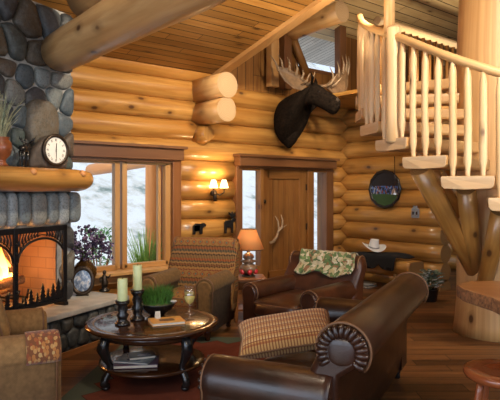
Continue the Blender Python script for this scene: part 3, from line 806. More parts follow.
mb.build('hearth_stone', 'stone', hb); mb = MB()
stones(mb, lambda a, b, h: (1.05+h, a, b), -.38, .72, .05, .39, .16, None, .010, .04, pal=[(.075, .08, .08), (.11, .115, .11), (.05, .055, .055), (.09, .085, .07)])
mb.build('hearth_stone', 'stone', hb)
mb = MB(); mb.box((.07, -.455, .03), (1.98, .02, .06)); mb.build('toe_board', 'sidew', F, bevel=.004)
# mantel: half log with a flat top
mb = MB(); n = 26; prof0 = []
for k in range(n):
    t = 2*PI*k/n; y = math.cos(t)*.215; z = math.sin(t)*.135
    prof0.append((y, min(z, .098)))
st = [(-1.10, .62), (-1.06, .86), (-1.0, .97), (-.6, .97), (0, 1.02), (.40, .98), (.53, .95), (.60, .84), (.645, .62)]
random.seed(3)
mb.ext(prof0, st, lambda y, z, a: (a, y-.20, z+1.765+.006*math.sin(a*7)), 0, 1)
mt_ = mb.build('mantel_log', ['log', 'endgold'], F)
for a in (-.235, .42):
    mb = MB(); mb.M = Matrix.Translation((a, -.385, 1.815)) @ Matrix.Rotation(PI/2-.5, 4, 'X'); mb.lathe([(.036, 0), (.036, .02), (.024, .034), (.001, .038)], 14); mb.build('peg', 'porch', mt_)

# ---- fire screen
S = thing('fireplace_screen', 'black iron fire screen with scrollwork corners before the fire', 'fire screen', fp(0, -.165, .456), FA)
sx0, sx1, sz = -.80, .40, .80; mid = -.21
mb = MB()
def bar(a, b, w=.03, t=.025):
    a, b = V(a), V(b); d = b-a; c = (a+b)/2
    if abs(d.x) > abs(d.z): mb.box(c, (abs(d.x)+w, t, w), 0, 0, 0)
    else: mb.box(c, (w, t, abs(d.z)+w), 0, 0, 2)
bar((sx0, 0, .05), (sx1, 0, .05), .035); bar((sx0, 0, .05), (sx0, 0, sz), .045); bar((sx1, 0, .05), (sx1, 0, sz), .06); bar((sx0, 0, sz), (sx1, 0, sz), .055)
mb.build('frame', 'iron', S, bevel=.004)
mb = MB(); bar((mid-.03, -.005, .05), (mid-.03, -.005, sz), .05)
for i in range(7): mb.super((mid-.03, -.025, .14+i*.09), (.022, .016, .022), 1, 1, 6, 8)
mb.build('center_post', 'iron', S, bevel=.003)
for a, b in ((mid, sx1), (sx0, mid-.06)):   # arch of each door
    mb = MB(); m = (a+b)/2; h = (b-a)/2
    pts = [(m-h*math.cos(PI*i/16), 0, .50+.21*math.sin(PI*i/16)) for i in range(17)]
    mb.tube(pts, .013, 8)
    mb.tube([(x, y, z+.035) for x, y, z in pts[2:-2]], .006, 6)
    mb.build('arch', 'iron', S)
    for sg in (-1, 1):     # scroll leaves filling the corner above the arch
        mb = MB(); cx = m+sg*h
        for i in range(7):
            t = i/6; px = cx-sg*(.03+.22*t); zt = sz-.02; zb = .50+.21*math.sin(math.acos(max(-1, min(1, (px-m)/h))))+.02
            if zt-zb < .012: continue
            mb.tube([(px, 0, zb), (px+sg*.012, 0, (zb+zt)/2), (px-sg*.006, 0, zt)], [.010, .007, .008], 6)
            mb.super((px+sg*.01, 0, zb+(zt-zb)*.4), (.030, .012, min(.07, (zt-zb)*.6)), 1, 1, 6, 10)
        mb.build('corner_scroll', 'iron', S)
def fir(x, h):
    mb = MB(); w = h*.26
    pl = [(-.006, 0)]; right = []
    for i in range(4):
        z = h*(.15+.2*i); ww = w*(1-.2*i); right += [(ww, z), (ww*.45, z+h*.13)]
    poly = [(-.008, 0), (.008, 0), (.008, h*.15)]+right+[(0, h)]+[(-a, b) for a, b in right[::-1]]+[(-.008, h*.15)]
    mb.prism(poly, -.005, .005, fn=lambda u, v_, t: (x+u, t, .06+v_)); mb.build('fir_silhouette', 'iron', S)
for x, h in ((-.12, .11), (-.05, .17), (.03, .12), (.10, .20), (.17, .14), (.24, .18), (.31, .22), (.36, .13), (-.33, .16), (-.45, .2), (-.58, .15), (-.7, .21)): fir(x, h)
mb = MB(); mb.grid(lambda u, v_: (sx0+(sx1-sx0)*u, 0, .065+.055*v_*(.6+.4*math.sin(u*29)*math.sin(u*13+1))), 50, 1); mb.build('ground_silhouette', 'iron', S, solid=.008)
for x in (sx0+.05, sx1-.05):
    mb = MB(); mb.box((x, 0, .018), (.05, .16, .036)); mb.build('foot', 'iron', S, bevel=.005)

# ---- fire: logs, grate and flames
G = thing('fire_grate', 'black iron grate holding the burning logs', 'grate', fp(-.08, .32, .456), FA)
mb = MB()
for i in range(6): mb.tube([(-.30+.12*i, -.16, .16), (-.30+.12*i, -.14, .07), (-.30+.12*i, .14, .07)], .011, 6)
mb.build('bar', 'iron', G)
for x in (-.26, .26):
    for y in (-.12, .12): mb = MB(); mb.tube([(x, y, 0), (x, y, .07)], .012, 6); mb.build('leg', 'iron', G)
for i, (a, y, z, ln, ro, lab) in enumerate(((-.09, .22, .692, .58, .04, 'front charred log burning on the grate'), (-.07, .40, .595, .54, -.04, 'rear charred log burning on the grate'), (-.06, .31, .79, .50, .10, 'top charred log lying across the fire'))):
    o = thing('firewood', lab, 'firewood', fp(a, y, z), FA+ro, 'burning logs'); mb = MB(); mb.log((-ln/2, 0, 0), (ln/2, 0, .02), .06, .05, 12, 0, 1, .06, .1); mb.build('charred_log', ['bark', 'ember'], o)
random.seed(9)
o = thing('flames', 'yellow flames rising from the logs behind the screen', 'fire', fp(-.11, .31, .66), FA, None, 'stuff')
for i in range(16):
    mb = MB(); x = random.uniform(-.30, .26); h = random.uniform(.20, .50)*(1-abs(x)*.9); y = random.uniform(-.1, .1); w_ = random.uniform(.03, .06); ph = random.uniform(0, 6)
    pts = [(x+.03*math.sin(ph+5*t)*t, y, h*t) for t in [k/10 for k in range(11)]]
    rad = [w_*max(.03, (math.sin(PI*min(1, t*.8+.18)))**1.2*(1-t)**.35) for t in [k/10 for k in range(11)]]
    mb.tube(pts, rad, 10, True)
    mb.uv = [[(0, min(1, max(0, (mb.v[i_].z)/max(h, .05)))) for i_ in f] for f in mb.f]
    mb.build('flame_tongue', 'flame', o)

# ================================================================ ON THE MANTEL (top at z 1.863)
ZM = 1.866
# clock
c = thing('mantel_clock', 'round white dial clock set in a dark rough rock', 'clock', fp(.135, -.19, ZM), FA-.12)
c.scale = (1.2, 1.0, 1.24)
mb = MB(); random.seed(12)
P = [(-.19, 0), (.17, 0), (.185, .06), (.17, .15), (.13, .235), (.06, .285), (-.03, .26), (-.10, .20), (-.17, .13), (-.20, .05)]
def rock(x, z, y): return (x, y, z)
mb.ext(P, [(.07, .80), (.06, .93), (.0, 1.0), (-.045, .98), (-.065, .84)], rock); mb.build('rock_body', 'darkrock', c, bevel=.008)
mb = MB(); mb.M = Matrix.Translation((.035, -.068, .148)) @ Matrix.Rotation(PI/2, 4, 'X')
mb.lathe([(.108, -.02), (.130, .0), (.132, .018), (.118, .028), (.106, .022), (.104, .010)], 40, closed=False); mb.build('bezel', 'bronze', c)
mb = MB(); mb.M = Matrix.Translation((.035, -.070, .148)) @ Matrix.Rotation(PI/2, 4, 'X'); mb.lathe([(.105, .0), (.105, .012)], 40); dial = mb.build('dial', 'dial', c)
mb = MB()
mb.M = Matrix.Translation((.035, -.083, .148))
NUM = ['XII', 'I', 'II', 'III', 'IIII', 'V', 'VI', 'VII', 'VIII', 'IX', 'X', 'XI']
for k, txt in enumerate(NUM):     # roman numerals from little strokes
    ang = PI/2-2*PI*k/12; M0 = Matrix.Translation((.035, -.083, .148)) @ Matrix.Rotation(-(ang-PI/2), 4, 'Y') @ Matrix.Translation((0, 0, .082))
    xs = 0; wtot = sum(.006 if ch == 'I' else .011 for ch in txt)
    for ch in txt:
        wd = .006 if ch == 'I' else .011; x0 = xs-wtot/2+wd/2; xs += wd
        for dx0, dx1 in {'I': ((0, 0),), 'V': ((-.004, 0), (.004, 0)), 'X': ((-.004, .004), (.004, -.004))}[ch]:
            mb.M = M0; a_ = V((x0+dx0, 0, .010)); b_ = V((x0+dx1, 0, -.010)); mb.tube([a_, b_], .0013, 4)
for k in range(60):
    ang = 2*PI*k/60; mb.M = Matrix.Translation((.035, -.083, .148)) @ Matrix.Rotation(ang, 4, 'Y') @ Matrix.Translation((0, 0, .099)); mb.box((0, 0, 0), (.001, .002, .004))
mb.build('numerals', 'black', dial)
for ln, w_, ang in ((.058, .004, .06), (.080, .003, 3.10)):
    mb = MB(); mb.M = Matrix.Translation((.035, -.087, .148)) @ Matrix.Rotation(ang, 4, 'Y'); mb.prism([(-w_, -.012), (w_, -.012), (w_*.4, ln), (-w_*.4, ln)], -.001, .001, fn=lambda x, z, y: (x, y, z)); mb.build('hand', 'black', dial)
# pot with dry grass
p = thing('clay_pot', 'rust brown clay pot of dry grass on the mantel', 'vase', fp(-.47, -.235, ZM), 0)
mb = MB(); mb.lathe([(.035, 0), (.075, .004), (.05, .035), (.05, .06), (.085, .10), (.105, .16), (.098, .215), (.07, .245), (.085, .262), (.078, .262), (.06, .245), (.05, .15)], 26, closed=True); mb.build('pot', 'terra', p)
mb = MB(); random.seed(4)
for i in range(70):
    an = random.uniform(0, 6.28); ln = random.uniform(.25, .52); le = random.uniform(.05, .5); dx, dy = math.cos(an)*le, math.sin(an)*le*.5
    pts = [(dx*.08*1+dx*ln*t*t*.9, dy*.08+dy*ln*t*t, .20+ln*t*(1-.25*le*t)) for t in (0, .33, .66, 1)]
    mb.tube(pts, [.004, .0035, .0025, .0008], 4, False)
mb.build('dry_grass', 'grassdry', p)
mb = MB(); random.seed(6)
for i in range(26):
    an = random.uniform(0, 6.28); le = random.uniform(.1, .45); ln = random.uniform(.2, .42)
    mb.tube([(math.cos(an)*le*ln*t*t, math.sin(an)*le*ln*t*t*.5, .22+ln*t) for t in (0, .5, 1)], [.007, .006, .001], 4, False, flat=(1, .25))
mb.build('green_blade', 'leafsage', p)
# moose figurine
g = thing('moose_figurine', 'small black standing moose figurine beside the clay pot', 'figurine', fp(-.20, -.24, ZM), FA+.5)
mb = MB()
mb.tube([(-.075, 0, .165), (-.06, 0, .172), (0, 0, .17), (.045, 0, .185), (.07, 0, .195)], [.012, .034, .036, .042, .026], 12, capdome=.01)
mb.tube([(.05, 0, .19), (.085, 0, .215), (.10, 0, .222), (.14, 0, .195), (.152, 0, .185)], [.032, .024, .024, .017, .012], 10, capdome=.006)
for x, y in ((-.06, .016), (-.06, -.016), (.045, .018), (.045, -.018)): mb.tube([(x, y, .15), (x+.004, y, .08), (x, y, .012)], [.018, .009, .007], 8); mb.super((x+.004, y, .008), (.024, .016, .016), .6, .8, 6, 8)
mb.build('body', 'black', g)
for sg in (-1, 1):
    mb = MB(); mb.tube([(.092, sg*.012, .235), (.088, sg*.05, .255), (.08, sg*.075, .285)], [.006, .012, .004], 6)
    for k in range(3): mb.tube([(.088, sg*(.04+.014*k), .255+.008*k), (.095, sg*(.045+.016*k), .285+.008*k)], [.005, .002], 5)
    mb.build('antler', 'black', g)

# ================================================================ ON THE HEARTH (top z .452)
ZH = .455
p = thing('amber_vase', 'round amber vase of purple flowers by the window', 'vase', (*at(-1.985, 6.72), ZH), 0)
mb = MB(); mb.lathe([(.05, 0), (.075, .008), (.06, .03), (.11, .10), (.145, .19), (.14, .26), (.10, .315), (.06, .345), (.055, .37), (.075, .385), (.065, .385), (.045, .36), (.04, .30)], 30); mb.build('vessel', 'amber', p)
random.seed(31)
for nm, mt_n, cnt, sp in (('purple_flowers', 'purple', 170, .34), ('lilac_flowers', 'lilac', 60, .35)):
    mb = MB()
    for i in range(cnt):
        an = random.uniform(0, 6.28); rr = sp*random.random()**.5; x, y = math.cos(an)*rr, math.sin(an)*rr*.75; z = .36+.42*random.random()**.8*(1-(rr/sp)**2*.55)
        for q in range(3):
            s_ = random.uniform(.02, .045); mb.super((x+random.uniform(-.02, .02), y+random.uniform(-.02, .02), z+random.uniform(-.02, .02)), (s_, s_, s_*.7), 1, 1, 4, 6)
    tag(mb.build(nm, mt_n, p), kind='stuff')
mb = MB()
for i in range(34):
    an = random.uniform(0, 6.28); rr = random.uniform(.05, .30); mb.tube([(0, 0, .33), (math.cos(an)*rr*.4, math.sin(an)*rr*.4, .5), (math.cos(an)*rr, math.sin(an)*rr*.75, .5+random.uniform(-.05, .2))], [.004, .003, .002], 4, False)
mb.build('stem', 'stem', p)
p = thing('picture_frame', 'dark oval picture frame standing on the hearth', 'picture frame', (*at(-1.90, 6.36), ZH), -TH+.12)
mb = MB(); mb.M = Matrix.Translation((0, -.01, .165)) @ Matrix.Rotation(PI/2-.14, 4, 'X') @ Matrix.Diagonal((.8, 1.0, 1, 1))
mb.lathe([(.118, -.012), (.162, -.010), (.168, .010), (.150, .026), (.128, .020), (.118, .006)], 40, closed=False); mb.build('oval_frame', 'bronze', p)
mb = MB(); mb.M = Matrix.Translation((0, -.01, .165)) @ Matrix.Rotation(PI/2-.14, 4, 'X') @ Matrix.Diagonal((.8, 1.0, 1, 1))
mb.lathe([(.122, -.008), (.122, .004)], 40); mb.build('photograph', 'photo', p)
mb = MB(); mb.tube([(0, .0, .17), (0, .10, .006)], .007, 6); mb.tube([(-.07, -.03, .006), (.07, -.03, .006)], .008, 6); mb.tube([(-.05, -.03, .006), (-.05, .08, .006)], .006, 6); mb.build('easel', 'bronze', p)
p = thing('statuette', 'small dark figure statuette right of the oval frame', 'statuette', (*at(-1.715, 6.60), ZH), -TH)
mb = MB(); mb.lathe([(.06, 0), (.062, .02), (.035, .035), (.03, .06)], 18); mb.build('base', 'black', p)
mb = MB(); mb.tube([(0, 0, .055), (.005, 0, .11), (-.005, 0, .16), (.0, 0, .20)], [.034, .042, .032, .018], 12); mb.super((0, 0, .225), (.046, .046, .055), 1, 1, 8, 12)
mb.tube([(0, 0, .18), (.05, -.01, .165), (.075, -.02, .20)], [.015, .013, .008], 8); mb.tube([(0, 0, .18), (-.05, 0, .15), (-.04, -.03, .11)], [.015, .013, .008], 8); mb.build('figure', 'bronze', p)
# ================================================================ UPHOLSTERED SEATS (front is local +X)
def arm_prof(ah, r, ww):
    return [(-ww, .11), (ww, .11), (ww, ah-r*1.5)] + arc(.0, ah-r, r, -25, 205, 16) + [(-ww, ah-r*1.5)]
def seat_unit(name, label, cat, loc, rz, W, D, H, ah, fab, fab_seat, fab_back, fab_front, leg_m, ncush=1, lean=.12, r=.105, aw=.085, roll=.10, welt='stitch', legh=.11, back_full=True, group=None, pleats=False, seat_h=.46, fwd=0, back_in=0):
    t = thing(name, label, cat, (loc[0], loc[1], loc[2] if len(loc) > 2 else 0), rz, group)
    xb = -D/2; xf = D/2; ay = W/2-aw-.02
    mb = MB(); mb.super((0.03, 0, .205), (D-.10, W-2*aw+.02, .20), .2, .2, 10, 32); mb.build('base', fab, t)
    y0 = -ay+aw; cw = (2*ay-2*aw)/ncush
    for i in range(ncush):
        mb = MB(); mb.super((xf-.06-(D-.30)/2+fwd/2, y0+cw*(i+.5), seat_h-.085), (D-.26+fwd, cw-.006, .20), .38, .22, 14, 40, sag=-.02); cu = mb.build('seat_cushion', fab_seat, t)
        mb = MB(); z = seat_h-.085; hx, hy = (D-.26+fwd)/2, (cw-.006)/2; pw = lambda x, e: math.copysign(abs(x)**e, x)
        mb.tube([(xf-.06-(D-.30)/2+fwd/2+hx*pw(math.cos(a), .22)*.985, y0+cw*(i+.5)+hy*pw(math.sin(a), .22)*.985, z+.055) for a in [2*PI*k/40 for k in range(41)]], .006, 5, False); mb.build('welt', welt, cu)
    # back
    bw = ay-aw+back_in if back_in else W/2-.01
    rc = (xb+.02-lean*.35, H-roll)
    prof = [(xb+.05, .12), (xb+.24, .12), (xb+.27, seat_h-.1), (xb+.25, seat_h+.05), (rc[0]+roll*.98, rc[1]-.03)] + arc(rc[0], rc[1], roll, 5, 195, 12) + [(xb+.0, H-.30), (xb+.02, .30)]
    prof = prof[::-1]
    mb = MB(); mb.ext(prof, [(-bw-.012, .55), (-bw, .82), (-bw+.02, .93), (-bw+.06, 1), (-bw*.4, 1.012), (bw*.4, 1.012), (bw-.06, 1), (bw-.02, .93), (bw, .82), (bw+.012, .55)], lambda a, b, p: (a, p, b), 0, None)
    bk = mb.build('backrest', fab_back, t)
    for sg in (-1, 1):
        mb = MB(); p_ = [(rc[0]+roll*1.0*math.cos(a), sg*(bw-.03), rc[1]+roll*1.0*math.sin(a)) for a in [math.radians(-40+260*k/24) for k in range(25)]]
        mb.tube(p_, .008, 6); mb.build('welt', welt, bk)
        if pleats:
            mb = MB()
            for k in range(17):
                a = math.radians(-35+250*k/16); mb.M = Matrix.Translation((rc[0]+roll*.72*math.cos(a), sg*(bw+.000), rc[1]+roll*.72*math.sin(a))) @ Matrix.Rotation(-a, 4, 'Y'); mb.super((0, 0, 0), (roll*.52, .05, roll*.235), .8, .8, 8, 12)
            mb.M = Matrix.Identity(4)
            mb.super((rc[0], sg*(bw+.004), rc[1]), (roll*1.05, .03, roll*1.05), .8, .8, 8, 20); mb.build('pleat', fab, bk)
    # arms
    for sg in (-1, 1):
        pr = arm_prof(ah, r, aw)
        mb = MB(); mb.ext(pr, [(xb+(.03 if back_in else .10), .97), (xb+(.07 if back_in else .14), 1), (0, 1.0), (xf-.07, 1.0), (xf-.02, .975), (xf, .90)], lambda a, b, p: (p, sg*ay+sg*a, b-.0), 0, None, True)
        am = mb.build('armrest', fab, t)
        mb = MB(); mb.tube([(xf-.012, sg*(ay+a_), b_) for a_, b_ in [( -aw*.93, .14)]+[(x*.95, (z-ah+r)*.95+ah-r) for x, z in arc(0, ah-r, r, 205, -25, 20)]+[(aw*.93, .14)]], .007, 6); mb.build('welt', welt, am)
        mb = MB(); q = [(a_*.80, (b_-.11)*.88+.15) for a_, b_ in pr]; mb.ext(q, [(xf-.01, 1), (xf+.012, .98), (xf+.02, .88)], lambda a, b, p: (p, sg*ay+a, b), 0, None, True); mb.build('arm_front', fab_front, am)
        if pleats:
            mb = MB()
            for k in range(11):
                a = math.radians(-15+210*k/10); mb.super((xf-.0, sg*ay+r*.86*math.cos(a), ah-r+r*.86*math.sin(a)), (.04, .026, .026), .9, .9, 6, 8)
            mb.build('pleat', fab, am)
    for sx in (-1, 1):
        for sy in (-1, 1):
            mb = MB(); mb.lathe([(.022, 0), (.030, .01), (.026, .04), (.036, .075), (.040, legh+.02)], 14, (sx*(D/2-.10), sy*(W/2-.10), 0)); mb.build('leg', leg_m, t)
    return t
EL = .014   # seats stand on the rug
# patterned armchair under the window end
seat_unit('armchair', 'patterned woven armchair with brown arms between the window and the side table', 'armchair', (*at(-.68, 6.50), .0125), yaw(-.30, -.95), .87, .86, 1.05, .69, 'olive', 'kilim', 'kilim', 'olive2', 'tablew', roll=.085, aw=.08, seat_h=.48)
# tan armchair in the left foreground
tc = seat_unit('armchair', 'tan armchair with floral arm tops cut by the left edge', 'armchair', (*at(-1.94, 4.02), .0125), yaw(.90, .44), 1.08, .95, .98, .67, 'tan', 'tan', 'tan', 'tan2', 'tablew', r=.12, aw=.09)
# a floral cap lying on each arm of the tan chair is part of it
for sg in (-1,):
    ah, r = .67, .12; ay = 1.08/2-.09-.02
    mb = MB(); pr = [(x, z) for x, z in arc(0, ah-r, r+.008, -20, 200, 16)]
    mb.grid(lambda u, v_: (.27+.215*u, sg*ay+(r+.010)*(1-.10*max(0, u-.9)*10*.6)*math.cos(math.radians(-25+230*v_)), ah-r+(r+.010)*(1-.10*max(0, u-.9)*10*.6)*math.sin(math.radians(-25+230*v_))), 10, 16, None, (.3, .5))
    tag(mb.build('arm_cap', 'floral', tc, solid=.006), 'floral fabric cap over the front of the arm')
# leather armchair facing the table
lc = seat_unit('armchair', 'chestnut leather armchair with a leafy throw over its back', 'armchair', (*at(.60, 6.30), .0125), yaw(-.62, -.78), 1.0, .98, .88, .62, 'leather2', 'leather2', 'leather2', 'leather2', 'black', roll=.10, r=.115, aw=.095, pleats=False, fwd=.15)
# sofa
SR = math.atan2(.91, -.413)
so = seat_unit('sofa', 'dark brown leather sofa with its back to the stair', 'sofa', (3.035, 2.765, .0125), SR, 2.28, .80, .93, .66, 'leather', 'leather', 'leather', 'leather', 'black', 2, roll=.15, r=.135, aw=.12, pleats=True, lean=.10, back_in=.15)
# throw over the back of the leather armchair
def throw():
    W, D, H, roll, lean = 1.0, .98, .88, .10, .12
    xb = -D/2; rc = (xb+.02-lean*.35, H-roll); e = .024
    path = [(xb+.185, .665), (xb+.14, .715), (rc[0]+roll+e, rc[1]-.02)] + arc(rc[0], rc[1], roll+e, 10, 180, 8) + [(rc[0]-roll-e, rc[1]-.10), (xb-.03, H-.42)]
    Ls = [0]
    for a, b in zip(path, path[1:]): Ls.append(Ls[-1]+math.dist(a, b))
    def f(u, v_):
        s = v_*Ls[-1]
        for i in range(len(path)-1):
            if s <= Ls[i+1] or i == len(path)-2:
                t = (s-Ls[i])/(Ls[i+1]-Ls[i]); x = path[i][0]+(path[i+1][0]-path[i][0])*t; z = path[i][1]+(path[i+1][1]-path[i][1])*t; break
        y = -.33+.74*u+.03*math.sin(v_*9)
        b = .012*math.sin(u*26+v_*5)*(1 if v_ < .4 else .4)
        return (x+abs(b)+.004, y, z+(abs(b) if .3 < v_ < .75 else 0)-(0.03*math.sin(u*11) if v_ < .05 else 0))
    mb = MB(); mb.grid(f, 44, 40, None, (.74, Ls[-1]))
    o = mb.build('throw_blanket', 'camo', None, solid=.012); o.location = (*at(.60, 6.30), .0125); o.rotation_euler = (0, 0, yaw(-.62, -.78))
    return one(o, 'green and cream leafy throw draped over the leather armchair back', 'blanket')
throw()
# cushions
def cushion(name, label, loc, rot, w, h, t, m, group=None):
    o = thing(name, label, 'cushion', loc, 0, group); o.rotation_euler = rot
    mb = MB(); n = 26
    def side(sg):
        def f(u, v_):
            a, b = 2*u-1, 2*v_-1; k = max(0, (1-a**4)*(1-b**4))**.5
            px = a*(1-.07*(1-abs(b))**1.0*abs(a)**3); py = b*(1-.07*(1-abs(a))*abs(b)**3)
            return (px*w/2, py*h/2, sg*t/2*k**.8)
        return f
    mb.grid(side(1), n, n, None, (w, h)); mb.grid(side(-1), n, n, None, (w, h)); mb.build('cover', m, o)
    mb = MB(); pts = []
    for k in range(4):
        for q in range(10):
            s_ = q/10*2-1; a, b = [(s_, -1), (1, s_), (-s_, 1), (-1, -s_)][k]; pts.append((a*(1-.07*(1-abs(b))*abs(a)**3)*w/2, b*(1-.07*(1-abs(a))*abs(b)**3)*h/2, 0))
    pts.append(pts[0]); mb.tube(pts, .008, 6, False); mb.build('piping', 'stitch', o)
    return o
def sofa_pt(x, y, z): 
    c, s_ = math.cos(SR), math.sin(SR); return (3.165+c*x-s_*y, 2.86+s_*x+c*y, z)
# plaid pillow lying on the sofa seat against the near arm
pl = cushion('cushion', 'ribbed red and tan plaid pillow on the sofa seat', (*at(.255, 3.99), .635), (0, 0, 0), .68, .42, .17, 'plaid')
xa = V((RX, RY, .16)).normalized(); ya = V((WX*.9, WY*.9, .27)); ya = (ya-xa*ya.dot(xa)).normalized(); za = xa.cross(ya)
pl.rotation_euler = Matrix((xa, ya, za)).transposed().to_euler()
cu = cushion('cushion', 'tan cushion leaning in the left foreground armchair', (*at(-1.894, 4.20), .695), (math.radians(75), 0, yaw(.90, .44)+PI/2), .32, .34, .13, 'tan2')

# ================================================================ COFFEE TABLE
TX, TY = at(-.852, 4.90); 
T = thing('coffee_table', 'round dark walnut coffee table with a lower shelf', 'table', (TX, TY, .012), 0)
mb = MB(); mb.lathe([(.001, .455), (.53, .455), (.555, .462), (.575, .478), (.572, .495), (.545, .500), (.50, .5005), (.495, .497), (.485, .5005), (.001, .5015)], 64, closed=False); mb.build('tabletop', 'tablew', T)
mb = MB(); mb.lathe([(.42, .40), (.46, .40), (.47, .456), (.42, .456)], 48, closed=False); mb.build('apron', 'tablew', T)
mb = MB(); mb.lathe([(.001, .135), (.44, .135), (.458, .145), (.455, .165), (.43, .170), (.001, .171)], 56, closed=False); mb.build('lower_shelf', 'tablew', T)
for k in range(4):
    an = math.radians(45+90*k-40); ca, sa = math.cos(an), math.sin(an)
    mb = MB(); mb.tube([(ca*r_, sa*r_, z) for r_, z in ((.43, .44), (.475, .40), (.49, .34), (.455, .26), (.42, .20), (.425, .15), (.465, .10), (.48, .055), (.455, .03))], [.036, .046, .050, .036, .028, .030, .032, .032, .036], 12)
    mb.super((ca*.46, sa*.46, .022), (.075, .075, .044), 1, 1, 8, 12); mb.super((ca*.485, sa*.485, .365), (.09, .09, .11), .9, .9, 8, 12); tag(mb.build('leg', 'black', T), 'black carved leg')
ZT_ = .5145
def on_table(side, ahead, z=ZT_): return (*at(side, ahead), z)
# candles in holders
def candle(label, side, ahead, hh, ch, cr):
    t = thing('candle_holder', 'black turned candle holder '+label[0], 'candle holder', on_table(side, ahead), 0, None)
    mb = MB(); mb.lathe([(.062, 0), (.066, .012), (.050, .026), (.036, .045), (.046, hh*.32), (.054, hh*.42), (.036, hh*.52), (.048, hh*.68), (.036, hh*.8), (.056, hh*.90), (.060, hh-.006), (.055, hh)], 26); mb.build('turned_stem', 'black', t)
    mb = MB(); mb.lathe([(.020, hh), (.060, hh), (.062, hh+.004), (.02, hh+.004)], 26, closed=False); mb.build('drip_plate', 'bronze', t)
    c = thing('candle', label[1], 'candle', on_table(side, ahead, ZT_+hh+.005), 0, None)
    mb = MB(); mb.lathe([(cr*.98, 0), (cr, .004), (cr, ch-.006), (cr*.93, ch), (cr*.6, ch-.006), (.001, ch-.010)], 26, closed=False); mb.build('wax', 'wax', c)
    mb = MB(); mb.tube([(0, 0, ch-.012), (.002, 0, ch+.004), (.006, 0, ch+.014)], .0018, 5); mb.build('wick', 'wick', c)
candle(('under the shorter candle', 'short pale green pillar candle on the left holder'), -1.075, 4.72, .20, .185, .042)
candle(('under the taller candle', 'tall pale green pillar candle behind the short one'), -.985, 4.90, .26, .215, .040)
# bowl of grass
b = thing('plant_bowl', 'dark bowl of bright green grass on the coffee table', 'plant', on_table(-.845, 5.10), 0)
mb = MB(); mb.lathe([(.06, 0), (.075, .006), (.13, .05), (.165, .10), (.172, .112), (.160, .112), (.12, .06), (.01, .04)], 32, closed=False); mb.build('bowl', 'black', b)
mb = MB(); mb.super((0, 0, .095), (.29, .29, .06), 1, 1, 8, 20); mb.build('soil', 'stem', b)
random.seed(77); mb = MB()
for i in range(420):
    an = random.uniform(0, 6.28); r0 = .12*random.random()**.5; x, y = math.cos(an)*r0, math.sin(an)*r0; ln = random.uniform(.11, .20); le = random.uniform(.1, .75)
    mb.tube([(x, y, .09), (x+math.cos(an)*le*ln*.3, y+math.sin(an)*le*ln*.3, .09+ln*.6), (x+math.cos(an)*le*ln*.9, y+math.sin(an)*le*ln*.9, .09+ln*(1-.25*le))], [.004, .0035, .0006], 4, False)
mb.build('grass_tuft', 'grass', b)
mb = MB()
for q in range(6):
    a = q*PI/3; mb.super((.10+.018*math.cos(a), -.12+.018*math.sin(a), .13), (.03, .03, .016), 1, 1, 6, 8)
mb.build('white_flower', 'white', b)
# small pale card leaning at the bowl
c = thing('greeting_card', 'small pale folded card standing before the plant bowl', 'card', on_table(-.80, 4.85), -TH+.5)
mb = MB()
for sg in (-1, 1):
    mb.prism([(-.022, 0), (.022, 0), (.022, .085), (-.022, .085)], -.0012, .0012, fn=lambda x, z, y, sg=sg: (x, y+sg*.020*(1-z/.085), z))
mb.build('leaf', 'paper', c)
# orange book
b = thing('book', 'orange square book lying on the coffee table', 'book', on_table(-.715, 4.80), -TH+.35)
mb = MB(); mb.box((0, 0, .011), (.27, .20, .018)); mb.build('page_block', 'paper', b)
mb = MB(); mb.box((0, 0, .0225), (.28, .21, .004)); mb.box((0, 0, .0015), (.28, .21, .003)); mb.box((0, .104, .012), (.28, .004, .024)); cv = mb.build('cover', 'cover_o', b)
mb = MB(); mb.super((0, -.01, .0248), (.13, .09, .002), .4, .4, 4, 20); mb.build('cover_picture', 'tan2', cv)
# glasses
def wineglass(label, side, ahead):
    g = thing('wine_glass', label, 'wine glass', on_table(side, ahead), 0, 'wine glasses on the coffee table'); g.scale = (1.2, 1.2, 1.2)
    mb = MB(); mb.lathe([(.001, .0015), (.036, .0015), (.037, .004), (.010, .007), (.0045, .014), (.0042, .085), (.012, .098), (.032, .125), (.041, .155), (.040, .185), (.034, .222), (.0328, .222), (.0385, .185), (.0395, .155), (.030, .127), (.001, .106)], 28, closed=False); mb.build('goblet', 'wineglass', g)
    mb = MB(); mb.lathe([(.001, .108), (.0285, .129), (.0375, .155), (.0372, .172), (.001, .172)], 28, closed=False); mb.build('wine', 'wine', g)
wineglass('wine glass of white wine standing right of the orange book', -.53, 4.92)
wineglass('wine glass of white wine behind the other glass', -.555, 5.13)
# books and magazines on the lower shelf
ZS = .186
def book(label, side, ahead, z, w, d, h, m, ro, pic=None):
    b = thing('book', label, 'book', (*at(side, ahead), z), -TH+ro, 'reading on the coffee table shelf')
    mb = MB(); mb.box((0, 0, h/2), (w-.01, d-.008, h-.006)); mb.build('page_block', 'paper', b)
    mb = MB(); mb.box((0, 0, h-.0015), (w, d, .003)); mb.box((0, 0, .0015), (w, d, .003)); mb.box((0, d/2-.001, h/2), (w, .003, h)); cv = mb.build('cover', m, b)
    if pic: mb = MB(); mb.box((.02, -.02, h+.0006), (w*.5, d*.45, .0012)); mb.build('cover_picture', pic, cv)
book('large plum book at the bottom of the shelf stack', -.955, 4.72, ZS+.001, .36, .26, .026, 'cover_p', .12)
book('slate blue magazine in the middle of the shelf stack', -.965, 4.73, ZS+.028, .30, .22, .014, 'cover_g', -.2, 'photo')
book('dark book on top of the shelf stack', -.925, 4.77, ZS+.0435, .22, .16, .022, 'cover_d', .35, 'photo')

